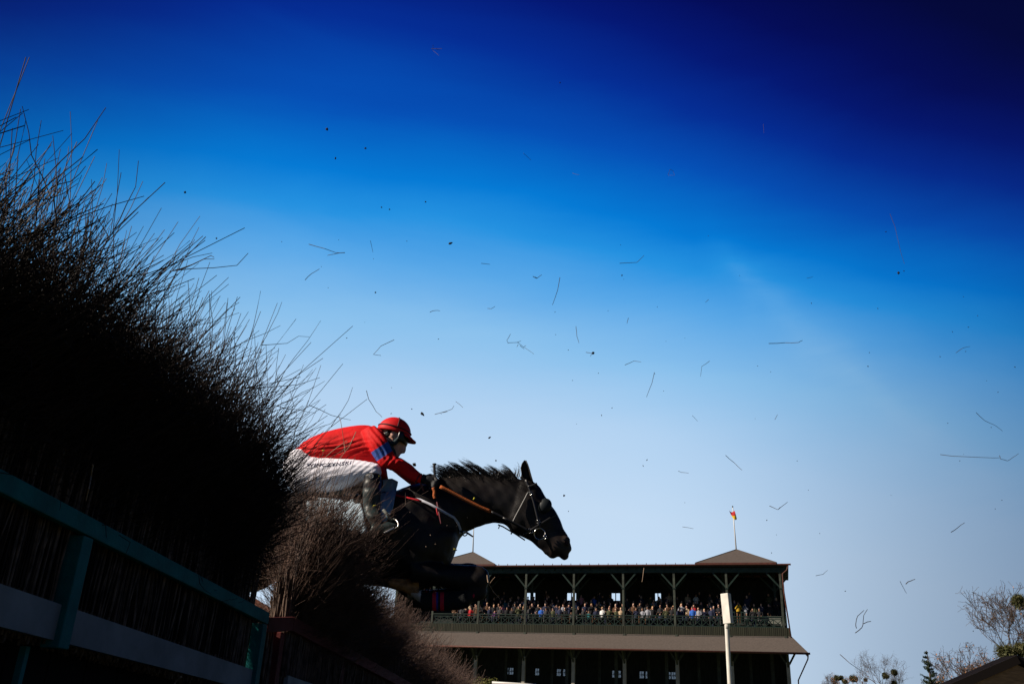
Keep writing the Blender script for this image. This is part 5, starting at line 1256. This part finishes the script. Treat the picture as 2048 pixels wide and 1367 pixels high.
def clod(px, py, rp, Y, label, sx=1.0, an=0.0, m_=CLOD, name='clod', group=GS, cat_='clod'):
    bm = bmesh.new(); bmesh.ops.create_icosphere(bm, subdivisions=2, radius=1)
    c = P(px, py, Y); R_ = rp * Y / FPX
    for q in bm.verts:
        k = 1 + 0.3 * math.sin(q.co.x * 3 + px) * math.cos(q.co.z * 4 + py)
        x, z = q.co.x * sx * k, q.co.z * k; q.co = Vector((x * math.cos(an) - z * math.sin(an), q.co.y * k, x * math.sin(an) + z * math.cos(an))) * R_
    me = bpy.data.meshes.new(name); bm.to_mesh(me); bm.free(); me.materials.append(m_); me.polygons.foreach_set('use_smooth', [True] * len(me.polygons)); o = bpy.data.objects.new(name, me); C.objects.link(o); o.location = c
    tag(o, label, cat_, group)
for a in ((654, 258, 3.2, 'dark round clod, highest one left of centre sky'), (731, 296, 2.4, 'small dark clod right of the highest one'), (370, 384, 2.4, 'small clod in sky over the tall brush'),
          (433, 476, 1.8, 'clod in sky close over the brush edge'), (763, 414, 1.6, 'left one of two small clods close together'), (779, 418, 1.6, 'right one of two small clods close together'),
          (851, 403, 1.8, 'small clod right of the close pair'), (751, 584, 1.7, 'clod in sky above the jockey helmet'), (1186, 705, 2.8, 'clod touching a tiny forked stalk'),
          (1797, 545, 2.8, 'dark clod under the long pale straw'), (1128, 990, 2.0, 'clod right in front of the horse ear'), (829, 928, 3.6, 'dark clod just above the jockey glove'),
          (992, 1176 - 256, 1.6, 'faint clod above the horse mane'), (1120, 165, 1.6, 'small clod alone in dark blue top sky'), (1244, 550, 1.6, 'small clod under the twig with upturned end')):
    clod(a[0], a[1], a[2], 4.6, a[3], 1.15, a[0] * 0.7)
clod(671, 316, 3.0, 4.6, 'elongated dark scrap with tufts beneath the highest clod', 0.55, -0.2)
clod(901, 486, 2.4, 4.6, 'lengthwise dark scrap in mid sky', 2.0, 0.35); clod(845, 827, 2.6, 4.6, 'pointed dark scrap in sky right of the helmet', 2.0, -0.7); clod(979, 874, 1.6, 4.6, 'slanted scrap above the mane', 2.0, 0.6)
SC = 'scraps of leaf flung into the air'
clod(647, 900, 1.6, 5.3, 'yellow scrap of leaf on the jockey back', 2.0, 0.1, YEL, 'leaf_scrap', SC, 'leaf')
clod(749, 1010, 1.5, 5.4, 'yellow scrap of leaf before the boot shaft', 3.0, 0.3, YEL, 'leaf_scrap', SC, 'leaf')
clod(758, 951, 1.2, 5.4, 'yellow scrap of leaf at the jockey knee', 0.5, 0.2, YEL, 'leaf_scrap', SC, 'leaf')
clod(948, 996, 1.6, 5.4, 'yellow scrap of leaf above the orange rein', 2.0, 1.0, YEL, 'leaf_scrap', SC, 'leaf')
clod(910, 1098, 2.2, 5.4, 'olive scrap of leaf at the horse chest', 1.8, -0.4, mat('olive scrap', (0.2, 0.18, 0.03), 0.7), 'leaf_scrap', SC, 'leaf')
sp_ = np.array([(rnd.uniform(560, 2040), rnd.uniform(440, 1290)) for _ in range(95)])
for x, y in sp_:
    if x > 880 and x < 1620 and y > 1110: continue
    if x < 900 and y > 830: continue
    clod(x, y, rnd.uniform(0.55, 1.0), rnd.uniform(4, 7), 'tiny dark speck of turf hanging in the open sky', rnd.uniform(0.8, 2.5), rnd.uniform(0, 3), CLOD, 'turf_speck', 'tiny specks of turf in the air', 'speck')
for x, y in ((894, 1050), (861, 1069), (900, 953), (820, 1023), (871, 1087), (852, 1092)):
    clod(x, y, 1.1, 5.35, 'tiny pale speck of straw in front of the black horse', 1.0, 0, DEBL, 'straw_speck', 'tiny specks of straw against the horse', 'speck')
